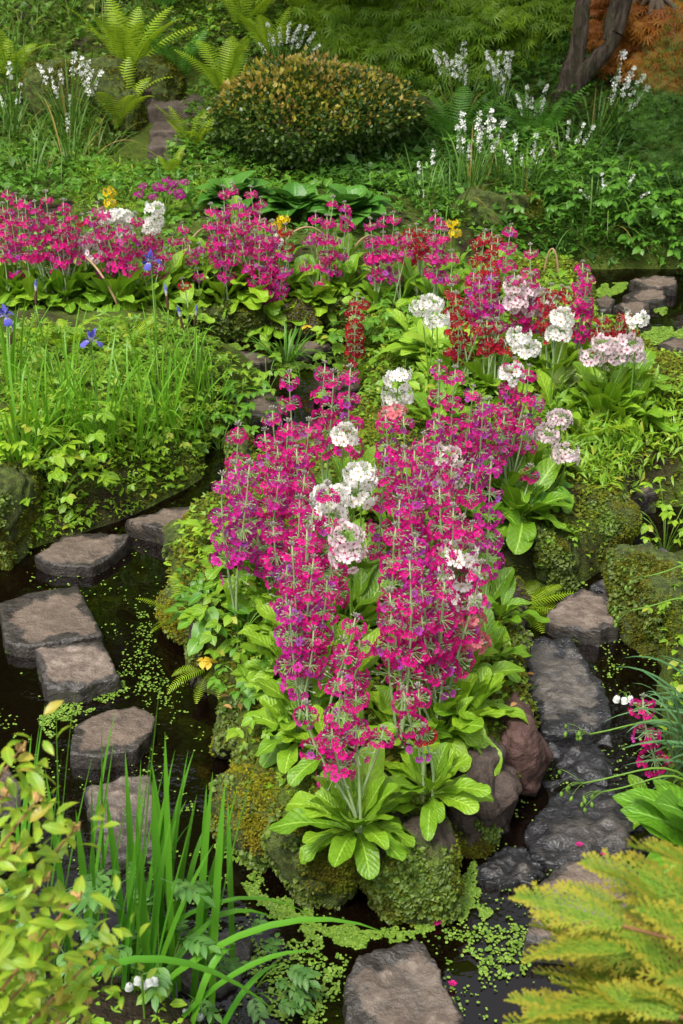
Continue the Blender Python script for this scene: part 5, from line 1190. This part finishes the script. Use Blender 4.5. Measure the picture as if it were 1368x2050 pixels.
# bright magenta cluster below the steps
b = gnd(325, 440); t = thing('bright_magenta_primula', 'bright magenta many flowered plant below the stone steps', 'primula', tuple(b))
for k in range(16):
    tp = aty(rnd.uniform(265, 370), rnd.uniform(360, 395), b.y+rnd.uniform(-.05, .05))-b
    so = obj('flower_stem', mesh('flower_stem', tube([(0, 0, 0), tuple(tp*.5+Vector((0, 0, .05))), tuple(tp)], .002, 4), STEMG), t); obj('flower_whorl', rnd.choice(WH['g']), so, tuple(tp), (0, 0, k), .62)
for k in range(12): obj('leaf', rnd.choice(PL), t, (0, 0, 0), (Matrix.Rotation(2.4*k, 4, 'Z')@Matrix.Rotation(-.5, 4, 'Y')).to_3x3(), .18)
# ------------------------------------------------------------------ rounded bush
def shell(n, c, rad, thick, seed, zmin=-.4, lump=.12):
    D = rng.normal(0, 1, (n, 3)); D /= np.linalg.norm(D, axis=1)[:, None]; D = D[D[:, 2] > zmin]
    k = 1+lump*fbm(D*2.2+seed*3, 3, seed)-thick*rng.random(len(D))**1.6
    return D*np.array(rad)*k[:, None], D
def leaves_on(D, P, T, size, out=.3, jit=.5):
    n = len(P); yaw = np.arctan2(D[:, 1], D[:, 0])+rng.normal(0, jit*1.6, n)
    return scat(T, P, yaw, np.clip(np.arcsin(np.clip(D[:, 2], -1, 1))*.6+out, -1.2, 1.4)+rng.normal(0, jit, n), rng.normal(0, .6, n), rng.uniform(size[0], size[1], n))
b = gnd(615, 360); b = Vector((b.x, b.y+.45, hz(b.x, b.y+.45)))
t = thing('rounded_bush', 'dense rounded bush with orange gold new growth over dark green leaves', 'bush', tuple(b))
s_ = pxm(b.y, .5); rx = 196/s_
BUSH = leafmat('bush_leaf', (.035, .085, .012), (.085, .15, .018), (.06, .11, .014), rough=.4, trans=.2, spec=.5, patch=5)
SHOOT = leafmat('bush_new_shoot', (.26, .24, .025), (.40, .36, .03), (.36, .20, .06), rough=.45, trans=.3, patch=6)
zc = aty(615, 235, b.y).z-b.z; rzz = (aty(615, 135, b.y).z-b.z)-zc
P, D = shell(24000, 0, (rx, .55, rzz), .30, 3, -.95, .20); P[:, 2] += zc
k = P[:, 2] > .02; P, D = P[k], D[k]
obj('foliage', mesh('foliage', leaves_on(D, P, FOV, (.022, .040)), BUSH), t)['kind'] = 'stuff'
w_ = np.clip((D[:, 2]-.05)*1.6+.45*n2(D[:, 0]*4, D[:, 2]*4+D[:, 1], 1.5, 5, 2)+.12, 0, 1)
k = rng.random(len(P)) < w_*.36; Ps, Ds = P[k]*1.0+D[k]*.025, D[k]
obj('new_shoots', mesh('new_shoots', leaves_on(Ds, Ps, FOV, (.020, .042), .7), SHOOT), t)['kind'] = 'stuff'
for k in range(9):
    a = 6.28*k/9; e = (math.cos(a)*rx*.6, math.sin(a)*.35, zc+rzz*.4); obj('branch', mesh('branch', tube(bez((math.cos(a)*.05, math.sin(a)*.05, -.05), (math.cos(a)*.1, math.sin(a)*.1, .15), (e[0]*.7, e[1]*.7, e[2]*.6), e, 5), [.018, .015, .012, .01, .008, .004], 6), BARK), t)
# dark yew at the right
YEW = leafmat('yew_leaf', (.030, .10, .010), (.085, .19, .016), (.05, .13, .01), rough=.5, trans=.2, patch=3)
b = gnd(1385, 500); b = Vector((b.x+.15, b.y+.5, hz(b.x+.15, b.y+.5))); t = thing('yew_bush', 'dark green feathery yew at the right of the slope', 'bush', tuple(b))
P, D = shell(15000, 0, (.42, .45, .52), .35, 8, -.9, .25); P[:, 2] += .45; k = P[:, 2] > .02; P, D = P[k], D[k]
TYEW = [pinnate(90, 7, 1, .14, .26, lod=1)]
obj('foliage', mesh('foliage', leaves_on(D[:5200], P[:5200], TYEW, (.05, .10), .1), YEW), t)['kind'] = 'stuff'
obj('trunk', mesh('trunk', tube([(0, 0, -.1), (.02, 0, .4), (0, .02, .9)], [.04, .03, .012], 7), BARK), t)
# ------------------------------------------------------------------ lacy green maple
def palm(seed, nl=7):
    rr = random.Random(seed); gs = []
    for k in range(nl):
        a = (k-(nl-1)/2)*.52; L = 1-.09*abs(k-(nl-1)/2)
        gs.append(leaf2(L*rr.uniform(.9, 1.05), .15, .45, -.3).xf(rots([a], [0], [0])[0]))
    return join(gs)
PALM = [palm(1), palm(2)]
MAPG = leafmat('lacy_maple_leaf', (.12, .235, .010), (.24, .37, .016), (.07, .16, .010), rough=.5, trans=.35, patch=1.4)
MAPO = leafmat('orange_maple_leaf', (.40, .13, .02), (.50, .26, .03), (.30, .08, .02), rough=.5, trans=.35, patch=2)
def pads(name, label, base, plist, mat, size, T, nleaf, trunk_pts, trunk_r, cat='tree'):
    t = thing(name, label, cat, tuple(base)); gs = []
    tk = obj('trunk', mesh('trunk', tube([Vector(p)-base for p in trunk_pts], trunk_r, 8), BARK), t)
    for (c, r) in plist:
        c = Vector(c)-base
        D = rng.normal(0, 1, (int(nleaf*r[0]*r[1]), 3)); D /= np.linalg.norm(D, axis=1)[:, None]; D[:, 2] = np.abs(D[:, 2])*1.0-.25*(rng.random(len(D)) < .35)
        kk = 1+.25*fbm(D*2.5+c.x*7, 3, 5)-.28*rng.random(len(D)); P = D*np.array(r)*kk[:, None]+np.array(c)
        n = len(P); yaw = np.arctan2(D[:, 1], D[:, 0])+rng.normal(0, .6, n)
        gs.append(scat(T, P, yaw, rng.normal(-.55, .35, n), rng.normal(0, .4, n), rng.uniform(size[0], size[1], n)))
        obj('branch', mesh('branch', tube(bez(tuple(Vector(trunk_pts[-1])-base), tuple((Vector(trunk_pts[-1])-base).lerp(c, .4)+Vector((0, 0, .1))), tuple(c+Vector((0, 0, -.02))), tuple(c+Vector((0, 0, r[2]*.2))), 5), [.03, .025, .018, .012, .008, .004], 5), BARK), t)
    obj('crown', mesh('crown', join(gs), mat), t)['kind'] = 'stuff'
    return t
b = gnd(880, 235); yb = b.y+.75; b = Vector((aty(880, 235, yb).x, yb, hz(aty(880, 235, yb).x, yb)))
pl = []
for x, y, dy, r in ((700,60,.1,(.28,.3,.16)),(760,110,-.15,(.34,.3,.20)),(850,60,.0,(.40,.4,.22)),(820,180,-.35,(.32,.3,.18)),(930,120,-.2,(.36,.32,.2)),(960,30,.1,(.42,.4,.22)),(1040,90,.0,(.34,.3,.2)),(900,200,-.45,(.30,.28,.16)),(780,20,.3,(.45,.4,.22)),(1080,20,.25,(.4,.4,.2)),(1000,180,-.2,(.26,.26,.14)),(690,10,.4,(.4,.4,.2)),(870,-40,.4,(.5,.5,.25)),(1010,-50,.45,(.5,.5,.25)),(740,-60,.5,(.5,.5,.25)),(1070,160,.1,(.22,.22,.12))):
    c = aty(x, y, yb+dy); pl.append(((c.x, c.y, c.z-.08), r))
pads('lacy_green_maple', 'low spreading lacy green maple behind the rounded bush', b, pl, MAPG, (.06, .10), PALM, 6200, [tuple(b), tuple(b+Vector((.05, 0, .2))), tuple(b+Vector((-.05, .05, .42)))], [.06, .05, .04])
# leaning bare trunk with two limbs, its crown above
bt = gnd(1140, 215); yb = bt.y+.1
def P3(x, y, dy=0): return aty(x, y, yb+dy)
def limb(pts, r): 
    P = [Vector(p) for p in pts]; o_ = []
    for i in range(len(P)-1):
        a, b_, c, d = P[max(i-1, 0)], P[i], P[i+1], P[min(i+2, len(P)-1)]
        for k in range(8):
            u = k/8; o_.append(b_*(1-u)+c*u+(((c-a)*(1-u)-(d-b_)*u)*.5*u*(1-u)))
    o_.append(P[-1]); rr_ = np.interp(np.linspace(0, len(P)-1, len(o_)), range(len(P)), r); return o_, list(rr_)
s_ = pxm(yb, 1.0)
base = Vector(P3(1145, 225)); base.z = hz(base.x, base.y)
t = thing('leaning_tree', 'tree with two leaning bare limbs forking low on the slope', 'tree', tuple(base))
p_, r_ = limb([base+Vector((0, 0, -.2)), P3(1138, 205), P3(1143, 160), P3(1158, 90), P3(1165, 20), P3(1172, -60, .1), P3(1185, -220, .3), P3(1150, -420, .5)], [.15, .145, .10, .060, .052, .048, .04, .03])
m, nt, out = nmat('tree_bark'); mp = nd(nt, 'Mapping', {'Vector': nd(nt, 'NewGeometry').outputs['Position'], 'Scale': (1, 1, .22)})
nb1, nb2 = noise_(nt, 38, 5, mp.outputs[0], .65), noise_(nt, 6, 3)
cb = mix(nt, ramp(nt, nb1, .35, .7), (.035, .025, .017), (.13, .098, .072)); cb = mix(nt, mth(nt, 'MULTIPLY', ramp(nt, nb2, .5, .7), .6), cb, (.05, .055, .02))
nt.links.new(nd(nt, 'BsdfPrincipled', {'Base Color': cb, 'Roughness': .8, 'Specular IOR Level': .25, 'Normal': nd(nt, 'Bump', {'Strength': 1.0, 'Distance': .03, 'Height': nb1}).outputs[0]}).outputs[0], out.inputs[0]); BARKT = m
def barky(g, am=.018):
    g.V = g.V+am*np.stack([fbm(g.V*np.array([9, 9, 3])+k*11, 3, k) for k in range(3)], -1); return g
obj('trunk', mesh('trunk', barky(tube([p-base for p in p_], [q_*.85 for q_ in r_], 20)), BARKT), t)
p_, r_ = limb([P3(1140, 200), P3(1158, 165, -.03), P3(1190, 122, -.05), P3(1222, 85, -.05), P3(1243, 35, -.05), P3(1262, -40, -.05), P3(1300, -200, .0), P3(1340, -380, .1)], [.09, .075, .060, .052, .046, .042, .035, .03])
obj('limb', mesh('limb', barky(tube([p-base for p in p_], [q_*.9 for q_ in r_], 18), .014), BARKT), t)
p_, r_ = limb([P3(1222, 80, -.03), P3(1225, 40, 0), P3(1235, 0, .03), P3(1240, -60, .1)], [.05, .045, .04, .035])
obj('limb', mesh('limb', tube([p-base for p in p_], r_, 10), BARKT), t)
cp = []
for k in range(58):  # crown spread wide, out of view, to shade the hillside below
    c = base+Vector((rnd.uniform(-3.0, 2.6), rnd.uniform(-1.6, 2.8), rnd.uniform(1.9, 4.2))); n = 240
    D = rng.normal(0, 1, (n, 3)); D /= np.linalg.norm(D, axis=1)[:, None]
    P = D*np.array([.55, .5, .3])*rng.uniform(.6, 1.1, (n, 1))+np.array(c-base)
    cp.append(scat(PALM, P, rng.uniform(0, 6.3, n), rng.normal(-.4, .4, n), rng.normal(0, .4, n), rng.uniform(.08, .13, n)))
obj('crown', mesh('crown', join(cp), leafmat('tree_crown_leaf', (.05, .13, .01), (.12, .22, .016), None, rough=.5, trans=.35)), t)['kind'] = 'stuff'
# orange shrub at the top right
b = gnd(1300, 190); yb2 = b.y+.25; b = Vector((aty(1300, 150, yb2).x, yb2, hz(aty(1300, 150, yb2).x, yb2))); pl = []
for x, y, dy, r in ((1240,60,.2,(.22,.25,.14)),(1300,40,0,(.26,.28,.16)),(1350,90,-.1,(.24,.25,.14)),(1280,110,-.1,(.22,.22,.14)),(1340,20,.3,(.3,.3,.18)),(1330,140,-.2,(.2,.2,.12)),(1390,50,0,(.3,.3,.18)),(1260,0,.4,(.3,.3,.18)),(1370,150,-.1,(.2,.2,.12)),(1200,40,.3,(.16,.2,.1))):
    c = aty(x, y, yb2+dy); pl.append(((c.x, c.y, c.z-.08), r))
pads('orange_maple', 'orange leaved maple at the top right of the hillside', b, pl, MAPO, (.05, .09), PALM, 5600, [tuple(b), tuple(b+Vector((.02, 0, .25))), tuple(b+Vector((0, .05, .5)))], [.035, .03, .02], 'shrub')
# purple leaved bush peeping between ferns and maple
b = gnd(645, 40); b = Vector((b.x, b.y+.5, hz(b.x, b.y+.5))); t = thing('purple_bush', 'dark purple leaved bush between the fern and the lacy maple', 'bush', tuple(b))
P, D = shell(2600, 0, (.32, .3, .30), .4, 12, -.6, .25); P[:, 2] += .28
obj('foliage', mesh('foliage', leaves_on(D, P, TOV, (.04, .07)), leafmat('purple_leaf', (.05, .018, .03), (.10, .04, .06), None)), t)['kind'] = 'stuff'
obj('trunk', mesh('trunk', tube([(0, 0, -.1), (0, 0, .3)], [.025, .012], 6), BARK), t)
# ------------------------------------------------------------------ tall trees up the hill, above the view; the water mirrors them
def tall_tree(x, y, h, r, cols, label, seed):
    z0 = float(height(np.array([x]), np.array([y]))[0]); t = thing('tall_tree', label, 'tree', (x, y, z0-.1)); rr = random.Random(seed)
    obj('trunk', mesh('trunk', tube([(0, 0, 0), (.1, 0, h*.3), (-.1, .1, h*.65), (0, 0, h*.95)], [.28, .22, .13, .03], 9), BARKT), t)
    gs = []
    for k in range(34):
        f = rr.uniform(.30, .97); a = rr.uniform(0, 6.28); q_ = r*math.sin(math.pi*min(1, (1-f)*.75+.25))**.7*rr.uniform(.15, 1.0)
        c = np.array([math.cos(a)*q_, math.sin(a)*q_, f*h]); n = 170; D = rng.normal(0, 1, (n, 3)); D /= np.linalg.norm(D, axis=1)[:, None]
        P = c+D*np.array([r*.42, r*.42, r*.30])*rng.uniform(.3, 1.05, (n, 1))
        gs.append(scat([leaf2(1, .7)], P, rng.uniform(0, 6.3, n), rng.normal(-.2, .5, n), rng.normal(0, .5, n), rng.uniform(.20, .36, n)))
        if k % 3 == 0: obj('branch', mesh('branch', tube(bez((0, 0, f*h*.8), tuple(c*np.array([.3, .3, .9])), tuple(c*np.array([.7, .7, 1])), tuple(c), 4), [.07, .06, .045, .03, .01], 5), BARKT), t)
    obj('crown', mesh('crown', join(gs), cols), t)['kind'] = 'stuff'
CU = leafmat('copper_leaf', (.05, .015, .012), (.10, .03, .02), None); GT = leafmat('tall_tree_leaf', (.03, .085, .008), (.08, .16, .015), None)
tall_tree(-6.5, 16.5, 8.5, 2.6, GT, 'tall green tree left of the hilltop', 1); tall_tree(-2.0, 17.5, 9.0, 2.4, GT, 'tall green tree standing above the steps', 2); tall_tree(1.8, 16.5, 8.6, 2.2, CU, 'tall copper leaved tree above the lacy maple', 3)
tall_tree(5.8, 16.0, 8.0, 2.4, GT, 'tall green tree above the orange maple', 4); tall_tree(9.5, 12.5, 9.0, 2.8, GT, 'tall green tree right of the slope', 5); tall_tree(-8.5, 10.0, 8.0, 2.6, GT, 'tall green tree left of the far drift', 6); tall_tree(-3.6, 13.2, 7.5, 2.7, GT, 'tall green tree behind the left hillside ferns', 7)  # the last tree is added above the view to shade the hillside

# ------------------------------------------------------------------ tell the primulas apart by what they grow beside
LMK = [((712,1685),'the island tip boulders'),((862,1598),'the dark brown boulder'),((560,1500),'the broad mossy boulder'),((500,1400),'the boulder with brown leaves'),((450,1290),'the leafy herbs of the left flank'),((410,1160),'the golden mossy rock'),
 ((925,1430),'the salmon pink primula'),((985,1330),'the wedged dark rock'),((1040,1215),'the bright channel fern'),((1040,1050),'the broad pale green leaves'),((1100,1130),'the liverwort bank'),((480,1010),'the long narrow stepping stone'),((620,940),'the stone behind the primulas'),((778,872),'the mossy topped rock'),
 ((885,735),'the pale lime hosta'),((1115,790),'the small cream edged hosta'),((790,600),'the cream variegated hosta'),((1205,840),'the lettuce green rosette'),((740,690),'the leafy mound by the channel'),((1200,620),'the far pool'),((1150,690),'the single white flower ball'),((1000,560),'the back channel'),
 ((20,560),'the left bent stem'),((170,600),'the middle bent stem'),((300,590),'the right bent stem'),((325,440),'the plant below the steps'),((140,470),'the grassy clump above the drift'),((475,440),'the big glossy hosta'),((600,445),'the shaded dark hosta'),((700,445),'the round leaved hosta'),((510,620),'the edging rock rosette'),((620,620),'the low dark edging rock'),((960,480),'the long brown boulder'),((850,480),'the yellow primula'),((1120,510),'the dark strap clump'),((720,1200),'the pale leaves between the masses'),((700,1000),'the white flower balls')]
LMP = [(gnd(*p), n) for p, n in LMK]; NUM = ['', 'one flower stem', 'two flower stems', 'three flower stems', 'four flower stems', 'five flower stems', 'six flower stems']
same = {}
for o, cn, ns in PRIMS:
    lp, lm = min(LMP, key=lambda q: (q[0]-Vector(o.location)).length)
    o['group'] = f'{cn} primulas beside {lm}'; same.setdefault((cn, NUM[ns], lm), []).append(((lp-Vector(o.location)).length, o))
for (cn, num, lm), lst in same.items():
    lst.sort(key=lambda q: q[0])
    for k, (_, o) in enumerate(lst):
        rel = 'growing beside' if len(lst) == 1 else ('closest to', 'second closest to', 'third closest to', 'fourth closest to', 'away from')[min(k, 4)]
        o['label'] = f'{cn} candelabra primula with {num} {rel} {lm}'
